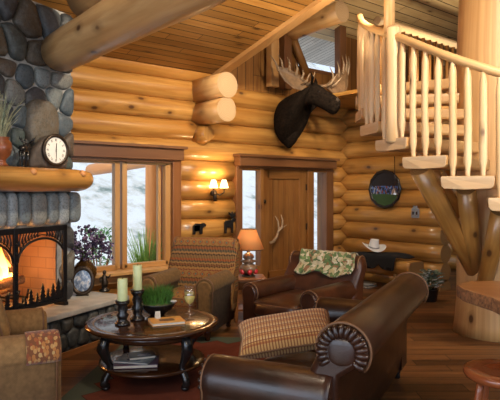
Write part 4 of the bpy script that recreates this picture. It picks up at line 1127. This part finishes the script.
# ================================================================ SIDE TABLE AND LAMP
sx_, sy_ = at(-.02, 7.14)
st_ = thing('side_table', 'small oak side table with a drawer under the orange lamp', 'side table', (sx_, sy_, 0), -TH+.10)
mb = MB(); mb.box((0, 0, .535), (.42, .38, .028)); mb.build('tabletop', 'sidew', st_, bevel=.006)
mb = MB(); mb.box((0, 0, .455), (.35, .31, .13)); mb.build('case', 'sidew', st_, bevel=.003)
mb = MB(); mb.box((0, -.162, .455), (.28, .016, .095)); dr = mb.build('drawer', 'tablew', st_, bevel=.003)
mb = MB(); mb.M = Matrix.Translation((0, -.172, .455)) @ Matrix.Rotation(PI/2, 4, 'X'); mb.lathe([(.006, 0), (.006, .010), (.016, .016), (.014, .026), (.001, .029)], 14, closed=False); mb.build('knob', 'bronze', dr)
for x in (-.165, .165):
    for y in (-.145, .145): mb = MB(); mb.box((x, y, .26), (.04, .04, .522), 0, 0, 2); mb.build('leg', 'sidew', st_, bevel=.003)
mb = MB(); mb.box((0, 0, .15), (.33, .29, .02)); mb.build('shelf', 'sidew', st_)
L = thing('table_lamp', 'lit orange shaded lamp with a dark base on the side table', 'lamp', (sx_, sy_, .5505), 0)
mb = MB(); mb.lathe([(.085, 0), (.088, .012), (.07, .02), (.045, .05)], 24); tag(mb.build('base', 'bronze', L), 'dark lamp foot')
mb = MB(); mb.lathe([(.040, .035), (.095, .06), (.118, .105), (.10, .14), (.055, .165), (.10, .19), (.105, .20), (.05, .215), (.075, .24), (.062, .275), (.025, .30), (.012, .31), (.012, .40)], 28); mb.build('body', 'cream_cer', L)
mb = MB()
for k in range(6):
    a = k*PI/3; mb.super((.098*math.cos(a), .098*math.sin(a), .068), (.062, .062, .072), 1, 1, 8, 12)
tag(mb.build('fruit_trim', 'redglaze', L), 'red glazed fruit around the base')
mb = MB(); mb.tube([(0, 0, .29), (-.03, 0, .33), (-.045, 0, .36)], [.008, .006, .003], 6); mb.tube([(0, 0, .29), (.03, 0, .33), (.045, 0, .36)], [.008, .006, .003], 6); mb.super((0, 0, .315), (.05, .02, .03), 1, 1, 6, 10); mb.build('ornament', 'black', L)
mb = MB(); mb.lathe([(.197, .345), (.200, .345), (.098, .60), (.095, .60)], 40, closed=False); mb.lathe([(.197, .345), (.095, .60)], 40, closed=False); mb.build('shade', 'shade', L)
mb = MB()
for r_, z in ((.199, .345), (.0965, .60)):
    if z > .5: mb.build('shade_ring', 'bronze', L); mb = MB()
    mb.tube([(r_*math.cos(a), r_*math.sin(a), z) for a in [2*PI*k/40 for k in range(41)]], .004, 6, False)
mb.build('shade_ring', 'bronze', L)
mb = MB(); mb.super((0, 0, .45), (.055, .055, .085), 1, 1, 8, 12); mb.build('bulb', 'bulbshade', L)

# ================================================================ WALL LAMP
WL = thing('wall_sconce', 'two armed bronze wall lamp with lit white shades left of the door', 'wall lamp', (5.13, YB-.005, 1.60), 0)
mb = MB(); mb.M = Matrix.Rotation(PI/2, 4, 'X'); mb.lathe([(.055, -.02), (.055, .012), (.03, .03)], 20); mb.tube([(0, .02, .02), (0, -.12, .03)], .03, 8); mb.build('backplate', 'bronze', WL)
for sx in (-1, 1):
    mb = MB(); mb.tube([(0, -.02, 0), (sx*.05, -.09, -.025), (sx*.10, -.13, .01), (sx*.10, -.13, .07)], [.010, .009, .009, .009], 8); mb.lathe([(.03, .06), (.036, .075), (.012, .08)], 14, (sx*.10, -.13, 0)); mb.build('arm', 'bronze', WL)
    mb = MB(); mb.lathe([(.068, .080), (.064, .10), (.048, .16), (.034, .205), (.030, .205), (.044, .16), (.060, .10), (.064, .080)], 22, (sx*.10, -.13, 0), closed=False); mb.build('glass_shade', 'bulbshade', WL)
# iron animal figures on the wall
def plate_fig(name, label, loc, polys, m='black'):
    o = thing(name, label, 'wall ornament', loc, 0)
    for nm, poly in polys:
        mb = MB(); mb.prism(poly, -.03, .0, fn=lambda x, z, y: (x, y, z)); mb.build(nm, m, o, bevel=.004)
    return o
plate_fig('bear_ornament', 'small dark bear ornament on the log wall above the patterned armchair', (4.83, YB-.005, .98),
    [('body', [(-.10, .0), (-.06, 0), (-.055, .05), (.02, .05), (.03, 0), (.07, 0), (.075, .09), (.11, .12), (.13, .11), (.14, .14), (.10, .17), (.05, .16), (-.05, .165), (-.10, .13)]), ('plate', [(-.09, .05), (.02, .05), (.02, .14), (-.09, .14)])])
plate_fig('moose_ornament', 'dark standing moose ornament on the log wall left of the door', (5.42, YB-.005, .97),
    [('body', [(-.09, 0), (-.06, 0), (-.055, .09), (.03, .09), (.04, 0), (.07, 0), (.07, .17), (.12, .19), (.13, .22), (.07, .25), (.03, .20), (-.06, .20), (-.10, .17)]), ('antler', [(.05, .24), (.0, .28), (-.01, .33), (.04, .30), (.06, .34), (.08, .29), (.12, .33), (.12, .27), (.08, .245)])])
# ================================================================ MOOSE HEAD
MO = thing('mounted_moose_trophy', 'mounted dark moose head with broad antlers above the door', 'trophy', (6.60, YB-.02, 2.90), 0)
def loft(mb, secs, seg=18, m=None):
    """secs: (centre, half width vector, half height vector)"""
    rings = []
    for c, a, b in secs:
        c, a, b = V(c), V(a), V(b)
        rings.append([mb.vert(c+a*math.cos(2*PI*k/seg)+b*math.sin(2*PI*k/seg)*(1.0 if math.sin(2*PI*k/seg) > 0 else 1.0)) for k in range(seg)])
    for A, B in zip(rings, rings[1:]):
        for k in range(seg): mb.face([A[k], A[(k+1) % seg], B[(k+1) % seg], B[k]], None, m)
    mb.face(rings[0][::-1], None, m); mb.face(rings[-1], None, m)
mb = MB()
# neck and shoulder cape: broad at the wall, tapering to the throat
hd = V((.52, -.80, -.52)).normalized(); side = V((.82, .57, 0)).normalized(); up = side.cross(hd); up = up if up.z > 0 else -up
H0 = V((.06, -.56, .36))
loft(mb, [((0, .0, -.06), (.29, 0, 0), (0, 0, .36)), ((0, -.12, -.08), (.32, 0, 0), (0, -.06, .42)), ((.0, -.28, -.05), (.33, .04, 0), (0, -.18, .45)), ((.02, -.44, .03), (.29, .07, 0), (0, -.24, .42)),
          ((.04, -.50, .19), side*.21, V((0, -.20, .33))), (H0-up*.03, side*.15, up*.20),
          (H0+hd*.09, side*.145, up*.18), (H0+hd*.19, side*.125, up*.16), (H0-V((0, 0, .01))+hd*.29, side*.105, up*.145),
          (H0-V((0, 0, .01))+hd*.39, side*.115, up*.15), (H0-V((0, 0, .03))+hd*.47, side*.12, up*.145), (H0-V((0, 0, .04))+hd*.53, side*.095, up*.11), (H0-V((0, 0, .04))+hd*.55, side*.03, up*.04)], 20)
loft(mb, [((.0, -.02, -.26), (.27, 0, 0), (0, .02, .14)), ((.0, -.16, -.34), (.22, 0, 0), (0, -.12, .13)), ((.01, -.16, -.45), (.12, 0, 0), (0, -.09, .06)), ((.01, -.13, -.54), (.03, 0, 0), (0, -.03, .015))], 14)
HB = mb.build('head_and_neck', 'fur', MO, sub=1)
mb = MB(); c0 = V((.06, -.56, .345))+hd*.27
mb.tube([V((.06, -.56, .22))+hd*.12, V((.07, -.53, .14))+hd*.08, V((.07, -.50, .06))+hd*.06], [.05, .030, .008], 8); mb.build('dewlap', 'fur', MO)
mb = MB(); loft(mb, [(c0, side*.103, up*.14), (c0+hd*.11, side*.112, up*.147), (c0+hd*.20, side*.116, up*.14), (c0+hd*.26, side*.092, up*.105)], 18); mb.build('muzzle', 'fur2', MO, sub=1)
for sg in (-1, 1):
    e0 = V((.06, -.56, .36))+hd*.16+side*sg*.112+up*.055
    mb = MB(); mb.super(e0, (.035, .035, .035), 1, 1, 8, 10); mb.build('eye', 'black', MO)
    mb = MB(); n0 = V((.06, -.56, .33))+hd*.53+side*sg*.065+up*.03; mb.super(n0, (.035, .035, .03), 1, 1, 6, 8); mb.build('nostril', 'black', MO)
    b0 = V((.06, -.56, .36))+side*sg*.11+up*.11
    mb = MB(); mb.tube([b0, b0+side*sg*.08+up*.10-hd*.03, b0+side*sg*.15+up*.16-hd*.08], [.03, .055, .008], 10, flat=(1, .45)); mb.build('ear', 'fur', MO)
# antlers: palms with tines
ax = V((.97, -.20, 0)).normalized(); upv = V((0, 0, 1)); bkv = V((-.2, .97, 0))
for sg in (-1, 1):
    r0 = V((.16, -.60, .46))+ax*sg*.05; kk = 1.35 if sg > 0 else 1.0
    mb = MB(); mb.tube([r0, r0+ax*sg*.12+upv*.02, r0+ax*sg*.22+upv*.06-bkv*.04], [.030, .028, .034], 10)
    A = [(.15, -.01), (.28, -.12), (.44, -.13), (.58, -.04), (.66, .12), (.65, .20), (.58, .20), (.50, .24), (.42, .20), (.34, .20), (.26, .14), (.18, .07)]
    if sg < 0: A = [(-x, y) for x, y in A][::-1]
    def palm(x, y, t, sg=sg): 
        k = abs(x)-.16; return tuple(r0+(ax*x+upv*(y+.0+.28*k*k*2)+bkv*(t+.25*k-.06*math.sin(k*6)+.15*y))*kk*.88)
    mb.prism(A, -.014, .014, fn=palm); mb.build('antler_palm', 'antlerd', MO, bevel=.008)
    tn = [(.64, .14, .76, .34), (.58, .20, .64, .42), (.48, .20, .50, .44), (.37, .17, .36, .38), (.26, .12, .22, .30)]
    for x0, y0, x1, y1 in tn:
        a_ = V(palm(sg*x0, y0-.03, 0)); b_ = V(palm(sg*x1, y1, 0)); c_ = (a_+b_)/2-bkv*.04; mb = MB(); mb.tube([a_, c_, b_-bkv*.02], [.024, .017, .004], 7); mb.build('tine', 'antler', MO)
    for dx, dy in ((.04, .20), (.14, .16)):      # brow tines reaching forward
        mb = MB(); a_ = r0+ax*sg*(.10+dx); mb.tube([a_, a_-bkv*.12+upv*.06, a_-bkv*.20+upv*dy+ax*sg*.03], [.022, .018, .004], 7); mb.build('tine', 'antler', MO)

# ================================================================ RIGHT WALL: PICTURE, SWITCH, BENCH
yP = 6.08
P = thing('round_picture', 'round dark plate showing a blue crowd on the log wall', 'picture', (XR-.012, yP, 1.665), -PI/2)
mb = MB(); mb.M = Matrix.Rotation(PI/2, 4, 'X'); mb.lathe([(.30, -.01), (.345, -.008), (.352, .012), (.335, .026), (.30, .020), (.295, .008)], 12, closed=False); mb.build('rim', 'black', P)
mb = MB(); rr = .30
pts = [(rr*math.cos(2*PI*k/36), rr*math.sin(2*PI*k/36)) for k in range(36)]
ids = [mb.vert((x, -.010, z)) for x, z in pts]; mb.face(ids, [(x/.62, z/.62) for x, z in pts], 0, False); ids2 = [mb.vert((x, .008, z)) for x, z in pts]; mb.face(ids2[::-1], None, 0, False)
for i in range(36): mb.face([ids[i], ids2[i], ids2[(i+1) % 36], ids[(i+1) % 36]], None, 0, False)
mb.build('print', 'pict', P)
sw = thing('light_switch', 'grey metal double light switch plate on the log wall', 'light switch', (XR-.008, 5.46, 1.26), -PI/2)
mb = MB(); mb.box((0, 0, 0), (.15, .012, .16)); mb.build('plate', 'switch', sw, bevel=.004)
mb = MB(); mb.prism([(-.05, .08), (.05, .08), (.03, .125), (.0, .105), (-.03, .125)], -.006, .006, fn=lambda x, z, y: (x, y, z)); mb.build('ornament', 'switch', sw)
for x in (-.035, .035): mb = MB(); mb.box((x, -.010, 0), (.022, .012, .05)); mb.build('toggle', 'black', sw)
for x in (-.035, .035): mb = MB(); mb.box((x, -.0065, 0), (.045, .003, .09)); mb.build('inset', 'pewter', sw)
# half log bench
B = thing('log_bench', 'half log bench against the log wall behind the leather armchair', 'bench', (7.78, 6.02, 0), 0)
mb = MB(); n = 20; pr = [(math.cos(2*PI*k/n)*.21, min(math.sin(2*PI*k/n)*.20, .085)) for k in range(n)]
mb.ext(pr, [(-.86, .95), (-.80, 1), (0, 1.03), (.80, 1), (.86, .95)], lambda a, b, p: (a, p, b+.42), 0, 1); mb.build('seat', ['log', 'endgold'], B)
for y in (-.55, .55):
    for x in (-.11, .11): mb = MB(); mb.log((x*1.35, y*1.1, 0), (x, y, .34), .045, .05, 10, 0, 1); mb.build('leg', ['beam', 'endgold'], B)
# black coat and white hat on the bench
random.seed(15)
def coat(u, v_):
    y = -.62+1.0*u; x = -.275+.42*max(0, v_-.16)
    z = .560+.030*math.sin(u*11+v_*3)*math.sin(v_*5+1)*.6+.03*math.sin(u*5)*(v_)
    if v_ < .18: z -= (.18-v_)*1.35*(1+.35*math.sin(u*16)); x = -.275+.42*max(0, v_-.16)-(.18-v_)*.12
    e = min(u, 1-u); z -= max(0, .06-e)*.25
    return (7.78+x, 6.02+y-.15*v_*(1-u), max(z, .345)+.014)
mb = MB(); mb.grid(coat, 40, 26); one(mb.build('black_coat', 'cloth', None, solid=.016), 'black wool coat lying over the log bench', 'coat')
h = thing('cowboy_hat', 'white cowboy hat on the black coat', 'hat', (7.74, 5.98, .655), .9); h.scale = (1.0, .95, 1.15); h.rotation_euler = (.10, -.16, .9)
mb = MB()
def brim(u, v_):
    a = 2*PI*u; r_ = .085+.125*v_; return (r_*math.cos(a)*1.12, r_*math.sin(a), .012+.055*abs(math.sin(a))**2*v_**1.5-.012*abs(math.cos(a))*v_)
mb.grid(brim, 40, 8); mb.build('brim', 'felt', h, solid=.006)
mb = MB()
def crown(u, v_):
    a = 2*PI*u; q = v_; r_ = .098*(1-.30*q) if q < .8 else .098*(1-.24)*(1-(q-.8)/.2)
    z = .01+.135*min(1, q/.8); 
    if q >= .8: z -= .035*(q-.8)/.2
    return (r_*math.cos(a)*1.15, r_*math.sin(a)*.95, z-.015*max(0, math.cos(a))*(q > .5))
mb.grid(crown, 36, 14); mb.build('crown', 'felt', h)
mb = MB(); mb.tube([(.113*math.cos(a), .095*math.sin(a), .022) for a in [2*PI*k/30 for k in range(31)]], .007, 6, False, flat=(1.6, .5)); mb.build('hat_band', 'pewter', h)
# newspapers under the bench
for i, (z, lab) in enumerate(((.0, 'bottom grey folded newspaper on the floor under the bench'), (.036, 'top grey folded newspaper on the floor under the bench'))):
    o = thing('newspaper', lab, 'newspaper', (7.62, 6.10+.02*i, z), .05*i, 'newspapers under the log bench'); mb = MB(); mb.super((0, 0, .018), (.30, .42, .034), .25, .25, 8, 24); mb.build('folded_sheets', 'newsprint', o)
# plant at the log ends
p = thing('potted_plant', 'pale variegated plant on the floor at the stacked log ends', 'plant', (*at(2.66, 8.30), 0), 0)
mb = MB(); mb.lathe([(.09, 0), (.10, .01), (.13, .18), (.14, .19), (.12, .19), (.11, .15)], 20); mb.build('pot', 'black', p)
random.seed(8)
for nm, m_, cnt in (('foliage', 'leafsage', 130), ('pale_leaf', 'white', 45)):
    mb = MB()
    for i in range(cnt):
        an = random.uniform(0, 6.28); el = random.uniform(-.25, 1.2); rr = random.uniform(.07, .20); c_ = V((math.cos(an)*math.cos(el)*rr, math.sin(an)*math.cos(el)*rr, .27+math.sin(el)*rr*1.2)); dd = V((math.cos(an), math.sin(an), .5)).normalized(); sd = dd.cross(V((0, 0, 1))).normalized(); l_ = random.uniform(.04, .075)
        ids = [mb.vert(c_-dd*l_), mb.vert(c_+sd*l_*.4+V((0, 0, .008))), mb.vert(c_+dd*l_-V((0, 0, .015))), mb.vert(c_-sd*l_*.4+V((0, 0, .008)))]; mb.face(ids)
    mb.build(nm, m_, p, solid=.002)
mb = MB()
for i in range(14):
    an = i*.45; mb.tube([(0, 0, .14), (math.cos(an)*.12, math.sin(an)*.12, .34)], .004, 4, False)
mb.build('stem', 'stem', p)

# ================================================================ SPIRAL LOG STAIR
CS, CA = 2.84, 6.50
cx, cy = at(CS, CA)
ST = thing('spiral_staircase', 'spiral log stair of half log treads around a thick trunk', 'staircase', (cx, cy, 0), -TH-PI/2)
# local +X points from the trunk to the camera side; angles grow towards the left of the view
def loc_at(phi, r, z):      # phi measured from the direction towards the viewer, clockwise seen from above
    return (r*math.cos(math.radians(phi)), -r*math.sin(math.radians(phi)), z)
mb = MB(); hs = [0, .15, .4, .8, 1.5, 2.3, 3.2, 4.2, 5.3]; rs = [.475, .455, .43, .42, .42, .41, .40, .39, .38]
mb.tube([(.012*math.sin(z*2), .012*math.cos(z*3), z) for z in hs], rs, 36, True, 0, 1, .012)
mb.build('trunk', ['trunk', 'end'], ST)
R = 1.60
steps = [(17+15.2*(i), 1.58+.20*i) for i in range(-6, 8)]   # (angle, height of the top)
for i, (ph, zt) in enumerate(steps):
    mb = MB(); th = .118; n = 8; c, s_ = math.cos(math.radians(ph)), -math.sin(math.radians(ph)); u = V((c, s_, 0)); w = V((-s_, c, 0))
    def tr(rr, side_, z): return tuple(u*rr+w*side_+V((0, 0, z)))
    secs = [(.34, .11), (.75, .155), (1.2, .21), (R, .235)]
    rings = []
    for rr, hw in secs:
        pr = [(hw, 0), (hw*1.02, -.03), (hw*.99, -th*.80), (hw*.88, -th*1.0), (0, -th*1.06), (-hw*.88, -th*1.0), (-hw*.99, -th*.80), (-hw*1.02, -.03), (-hw, 0)]
        bow = 0.03 if rr == R else 0
        rings.append([(mb.vert(tr(rr-bow*(abs(a)/hw)**2, a, zt+b)), a, b) for a, b in pr])
    off = random.uniform(0, 9)
    for (A, (ra, _)), (B_, (rb, _)) in zip(zip(rings, secs), zip(rings[1:], secs[1:])):
        for k in range(len(A)):
            k2 = (k+1) % len(A); mb.face([A[k][0], A[k2][0], B_[k2][0], B_[k][0]], [(ra+off, A[k][1]+A[k][2]), (ra+off, A[k2][1]+A[k2][2]), (rb+off, B_[k2][1]+B_[k2][2]), (rb+off, B_[k][1]+B_[k][2])], 0, False)
    mb.face([q[0] for q in rings[0]][::-1], None, 1, False); mb.face([q[0] for q in rings[-1]], [(q[1], q[2]) for q in rings[-1]], 1, False)
    mb.build('tread', ['tread', 'endgrey'], ST, bevel=.008)
def rail_z(ph): return 1.58+.20*(ph-17)/15.2+1.06
NEW = 62.2
def baluster(ph, zb, r_=1.535, dark=False):
    zt = rail_z(ph)-.01; a = loc_at(ph, r_, zb-.02); b = loc_at(ph, r_, zt); a, b = V(a), V(b); d = b-a; L = d.length
    mb = MB(); j = random.uniform(-.006, .006)
    pts = [a, a+d*(.04/L), a+d*(.09/L), a+d*(.15/L), a+d*(.45)+V((j, j, 0)), b-d*(.14/L), b-d*(.06/L), b]
    mb.tube(pts, [.021, .021, .024, .037, .036+j*.5, .035, .022, .018], 12, True, 0, 0, .03); mb.build('baluster', 'cream', ST)
random.seed(2)
for i, (ph, zt) in enumerate(steps):
    if i < 4: continue
    for dp in (-5.0, .0, 5.0):
        if abs(ph+dp-NEW) < 2.2 or ph+dp > 103: continue
        baluster(ph+dp, zt)
mb = MB(); mb.tube([loc_at(p_, 1.535, rail_z(p_)+.012*math.sin(p_*.13)) for p_ in [-16+3*k for k in range(int((102+16)/3)+1)]], .042, 14, True, 0, 1, .02); mb.build('handrail', ['tread', 'end'], ST)
mb = MB(); a = V(loc_at(NEW, 1.535, 2.15)); mb.tube([a+V((0, 0, z)) for z in (0, .3, .7, 1.0, 1.17)], [.080, .078, .078, .074, .070], 18, True, 0, 1, .015, capdome=.03); mb.build('newel_post', ['cream', 'end'], ST)
mb = MB(); a = V(loc_at(NEW+2, 1.545, 3.27)); mb.log(a, a+V((0, 0, 1.75)), .058, .055, 16, 0, 1); mb.build('upper_post', ['trunk', 'end'], ST)
for ph, r1, z1, z0, rad, ph0 in ((54, 1.37, 1.87, .86, .11, 60), (39, 1.0, 1.66, .84, .10, 58), (20, .95, 1.44, .60, .10, 45), (93, 1.1, 2.45, 1.45, .08, 90), (123, 1.1, 2.86, 1.8, .08, 120)):
    mb = MB(); mb.log(loc_at(ph0, .36, z0-.12), loc_at(ph, r1, z1), rad*.82, rad, 16, 0, 1, .03); mb.build('brace', ['log', 'endgold'], ST)
# hanging bell under the upper tread
a = V(at(1.70, 6.80)); 
hb_ = thing('hanging_bell', 'small bell on a cord hanging under the stair newel', 'bell', (*at(1.55, 6.0), 1.60), 0)
mb = MB(); mb.tube([(0, 0, .07), (.002, 0, .20), (0, 0, .41)], .004, 6); mb.build('cord', 'black', hb_)
mb = MB(); mb.lathe([(.034, 0), (.036, .006), (.026, .03), (.020, .055), (.006, .072), (.001, .074)], 18, closed=False); mb.build('bell', 'pewter', hb_)
mb = MB(); mb.tube([(0, 0, .04), (0, 0, -.012)], .003, 5); mb.super((0, 0, -.014), (.014, .014, .014), 1, 1, 6, 8); mb.build('clapper', 'bronze', hb_)
# loft railing
LR = thing('loft_railing', 'log railing with brown posts on the loft behind the stair', 'railing', (7.0, 5.30, 3.25), 0)
mb = MB(); mb.log((-.05, 0, .98), (4.9, 0, .98), .065, .065, 14, 0, 1); mb.build('rail', ['cream', 'end'], LR)
for k in range(26): mb = MB(); mb.log((.06+.185*k, 0, -.02), (.06+.185*k, 0, .95), .036, .034, 10, 0, 1); mb.build('post', ['vplank', 'endgold'], LR)

# ================================================================ RIGHT FOREGROUND
SB = thing('bar_stool', 'round cherry wood bar stool at the lower right corner', 'stool', (*at(1.335, 2.94), 0), .3)
mb = MB(); mb.lathe([(.001, .655), (.17, .655), (.195, .665), (.205, .685), (.20, .703), (.18, .710), (.10, .703), (.001, .700)], 48, closed=False); mb.build('seat', 'stoolw', SB)
for k in range(4):
    an = PI/4+k*PI/2; ca, sa = math.cos(an), math.sin(an); mb = MB()
    mb.tube([(ca*r_, sa*r_, z) for r_, z in ((.225, 0), (.217, .05), (.205, .18), (.198, .25), (.175, .45), (.15, .60), (.14, .665))], [.016, .020, .019, .024, .021, .019, .018], 12); mb.build('leg', 'stoolw', SB)
for z, r_ in ((.22, .20), (.36, .186)):
    for k in range(4):
        a0, a1 = PI/4+k*PI/2, PI/4+(k+1)*PI/2; mb = MB(); zz = z+(.05 if k % 2 else 0)
        mb.tube([(r_*math.cos(a0), r_*math.sin(a0), zz), (r_*math.cos(a1), r_*math.sin(a1), zz)], .011, 8); mb.build('rung', 'stoolw', SB)
# live edge counter
CT = thing('live_edge_counter', 'live edge wood counter slab with a bark rim right of the trunk', 'counter', (*at(1.82, 3.55), 0), -TH)
poly = [(-.42, .24), (-.44, .08), (-.41, -.08), (-.38, -.22), (-.385, -.40), (-.35, -.58), (-.36, -.80), (-.33, -1.2), (.40, -1.2), (.42, -.5), (.40, .0), (.30, .34), (.0, .42), (-.28, .37)]
mb = MB(); mb.prism(poly, .925, 1.012, 0, 1, True); mb.build('slab', ['slab', 'bark'], CT, bevel=.012)
for x, y in ((.05, .10), (.10, -.95)):
    mb = MB(); mb.log((x, y, 0), (x+.02, y, .96), .075, .065, 14, 0, 1, .03); mb.build('leg', ['beam', 'endgold'], CT)
mb = MB(); mb.tube([(-.24, -.44, .93), (-.27, -.50, .88), (-.22, -.53, .81), (-.14, -.50, .79), (-.10, -.44, .84)], [.02, .018, .017, .016, .012], 8); mb.build('twig_bracket', 'bark', CT)

# ================================================================ RUG
rx, ry = at(-.50, 4.55)
MT['rug'] = rug_mat('rug_weave_small', 1.95, 3.4)
RG = thing('area_rug', 'rust red rug with a zigzag grey green border under the coffee table', 'rug', (rx, ry, 0), -TH-.085)
mb = MB(); W_, D_ = 1.95, 3.4
mb.grid(lambda u, v_: ((u-.5)*W_, (v_-.5)*D_, .011), 2, 2, None, (W_, D_)); mb.grid(lambda u, v_: ((u-.5)*W_, (v_-.5)*D_, .001), 2, 2)
for (x0, y0), (x1, y1) in (((-1, -1), (1, -1)), ((1, -1), (1, 1)), ((1, 1), (-1, 1)), ((-1, 1), (-1, -1))):
    mb.face([mb.vert((x0*W_/2, y0*D_/2, .001)), mb.vert((x1*W_/2, y1*D_/2, .001)), mb.vert((x1*W_/2, y1*D_/2, .011)), mb.vert((x0*W_/2, y0*D_/2, .011))], [(0.01, 0.01)]*4, 0, False)
mb.build('pile', 'rug', RG)

# ================================================================ OUTSIDE PLANTING BY THE WINDOW
p = thing('ornamental_grass', 'bright green clump of tall grass outside the large window', 'plant', (4.28, 7.60, -.1), 0)
random.seed(44); mb = MB()
for i in range(260):
    an = random.uniform(0, 6.28); r0 = .10*random.random(); ln = random.uniform(.7, 1.25); le = random.uniform(.02, .34); x, y = r0*math.cos(an), r0*math.sin(an)
    mb.tube([(x+math.cos(an)*le*ln*t*t, y+math.sin(an)*le*ln*t*t*.5, ln*t*(1-.2*le*t)) for t in (0, .4, .75, 1)], [.005, .005, .004, .001], 4, False)
mb.build('blade', 'tallgrass', p); mb = MB(); mb.super((0, 0, .04), (.4, .35, .2), 1, 1, 8, 12); mb.build('root_clump', 'stem', p)
p = thing('leafy_shrub', 'loose green shrub outside the window behind the candles', 'plant', (3.86, 8.35, -.25), 0)
mb = MB(); random.seed(45)
for i in range(420):
    an = random.uniform(0, 6.28); rr = .34*random.random()**.5; z = .25+1.05*random.random()**.8; k = 1-.5*max(0, (z-.8)); c_ = V((math.cos(an)*rr*k*.8, math.sin(an)*rr*k, z)); d_ = V((random.uniform(-1, 1), random.uniform(-1, 1), random.uniform(-.3, .8))).normalized(); sd = d_.cross(V((.1, .2, 1))).normalized(); l_ = random.uniform(.03, .06)
    mb.face([mb.vert(c_-d_*l_), mb.vert(c_+sd*l_*.45), mb.vert(c_+d_*l_), mb.vert(c_-sd*l_*.45)])
mb.build('foliage', 'shrub', p, solid=.002)
mb = MB()
for i in range(16):
    an = random.uniform(0, 6.28); mb.tube([(0, 0, 0), (math.cos(an)*.1, math.sin(an)*.1, .6), (math.cos(an)*.22, math.sin(an)*.24, random.uniform(.9, 1.35))], [.012, .008, .003], 5)
mb.build('stem', 'bark', p)

# ================================================================ LIGHT
def lamp(name, kind, loc, power, col, size=.1, to=None, spot=100, blend=.6):
    d = bpy.data.lights.new(name, kind); d.energy = power; d.color = col
    if kind == 'AREA': d.size = size
    else: d.shadow_soft_size = size
    if kind == 'SPOT': d.spot_size = math.radians(spot); d.spot_blend = blend
    o = bpy.data.objects.new(name, d); COL.objects.link(o); o.location = loc
    if to is not None: o.rotation_euler = (V(to)-V(loc)).to_track_quat('-Z', 'Y').to_euler()
    return o
WARM = (1, .74, .46); WARM2 = (1, .83, .61)
lamp('track_and_fill_spot', 'SPOT', (3.3, 3.4, 4.15), 450, WARM2, .12, (3.6, 7.0, 2.5), 100)
lamp('track_and_fill_spot', 'SPOT', (5.0, 3.6, 3.95), 270, WARM2, .12, (6.2, 7.0, 2.4), 90)
lamp('track_and_fill_spot', 'SPOT', (5.9, 4.9, 4.3), 210, WARM2, .10, (8.0, 6.0, 1.4), 85)
lamp('track_and_fill_spot', 'SPOT', (3.6, .6, 4.8), 560, WARM2, .15, (5.4, 3.9, 2.6), 80)
lamp('track_and_fill_spot', 'SPOT', (1.6, 2.6, 4.4), 130, WARM2, .15, (2.8, 4.2, .4), 95)
lamp('beam_fill', 'POINT', (-.4, .9, 2.5), 120, WARM2, .35)  # added fill light for the beam and ceiling, no fixture hangs here
lamp('track_and_fill_spot', 'SPOT', (3.2, -.6, 4.6), 500, (1, .88, .70), .15, (6.0, 3.5, 2.2), 55, 1)  # added fill spot brightening the stair, no known fixture
sn = lamp('sun', 'SUN', (-8, 8, 9), 2.2, (1, .90, .75), .02, (0, 8.4, 5)); sn.data.angle = .02
lamp('track_and_fill_spot', 'SPOT', (3.9, 3.9, 2.7), 260, WARM2, .2, (3.9, 4.3, 6), 150, 1)  # added uplight to brighten the low ceiling boards, source unseen
lamp('track_and_fill_spot', 'SPOT', (7.9, 4.4, 2.7), 330, WARM2, .2, (8.2, 5.0, 6), 150, 1)  # added uplight for the entry and loft ceiling, source unseen
lamp('low_stair_fill', 'POINT', (3.4, -.4, 1.95), 120, WARM2, .25)  # added fill light for the stair braces and trunk, no pendant hangs here
for x0, x1 in ((-3.2, -.2), (.5, 3.6), (4.6, 7.4)):
    l = lamp('window_daylight', 'AREA', ((x0+x1)/2, -3.4, 2.05), 45, (.66, .80, 1.0), x1-x0, ((x0+x1)/2, 5, 1.6)); l.data.shape = 'RECTANGLE'; l.data.size_y = 3.1
for y0, y1 in ((-2.7, .4), (.8, 3.9)):
    l = lamp('window_daylight', 'AREA', (-4.4, (y0+y1)/2, 1.72), 120, (.66, .80, 1.0), y1-y0, (5, (y0+y1)/2, 1.5)); l.data.shape = 'RECTANGLE'; l.data.size_y = 2.7
lamp('lamp_bulb', 'POINT', (sx_, sy_, 1.0), 9, (1, .60, .26), .04)
for sx in (-1, 1): lamp('sconce_bulb', 'POINT', (5.13+sx*.10, YB-.14, 1.87), 6, (1, .66, .32), .04)
lamp('fire_glow', 'POINT', fp(-.14, .24, .80), 44, (1, .43, .11), .12)
W = bpy.data.worlds.new('sky'); SC.world = W; W.use_nodes = True
bg = W.node_tree.nodes['Background']; bg.inputs[0].default_value = (.72, .84, 1.0, 1); bg.inputs[1].default_value = 1.25

cam = bpy.data.cameras.new('camera'); co = bpy.data.objects.new('camera', cam); COL.objects.link(co)
co.location = (0, 0, 1.65); co.rotation_euler = (PI/2, 0, -TH)
cam.sensor_width = 36; cam.lens = 560*36/500; cam.shift_y = -10/500; cam.clip_end = 300; cam.clip_start = .05
SC.camera = co
SC.view_settings.view_transform = 'Standard'; SC.view_settings.look = 'None'; SC.view_settings.gamma = 1; SC.view_settings.exposure = 0.0
SC.view_settings.use_curve_mapping = False
SC.cycles.max_bounces = 8; SC.cycles.sample_clamp_indirect = 6
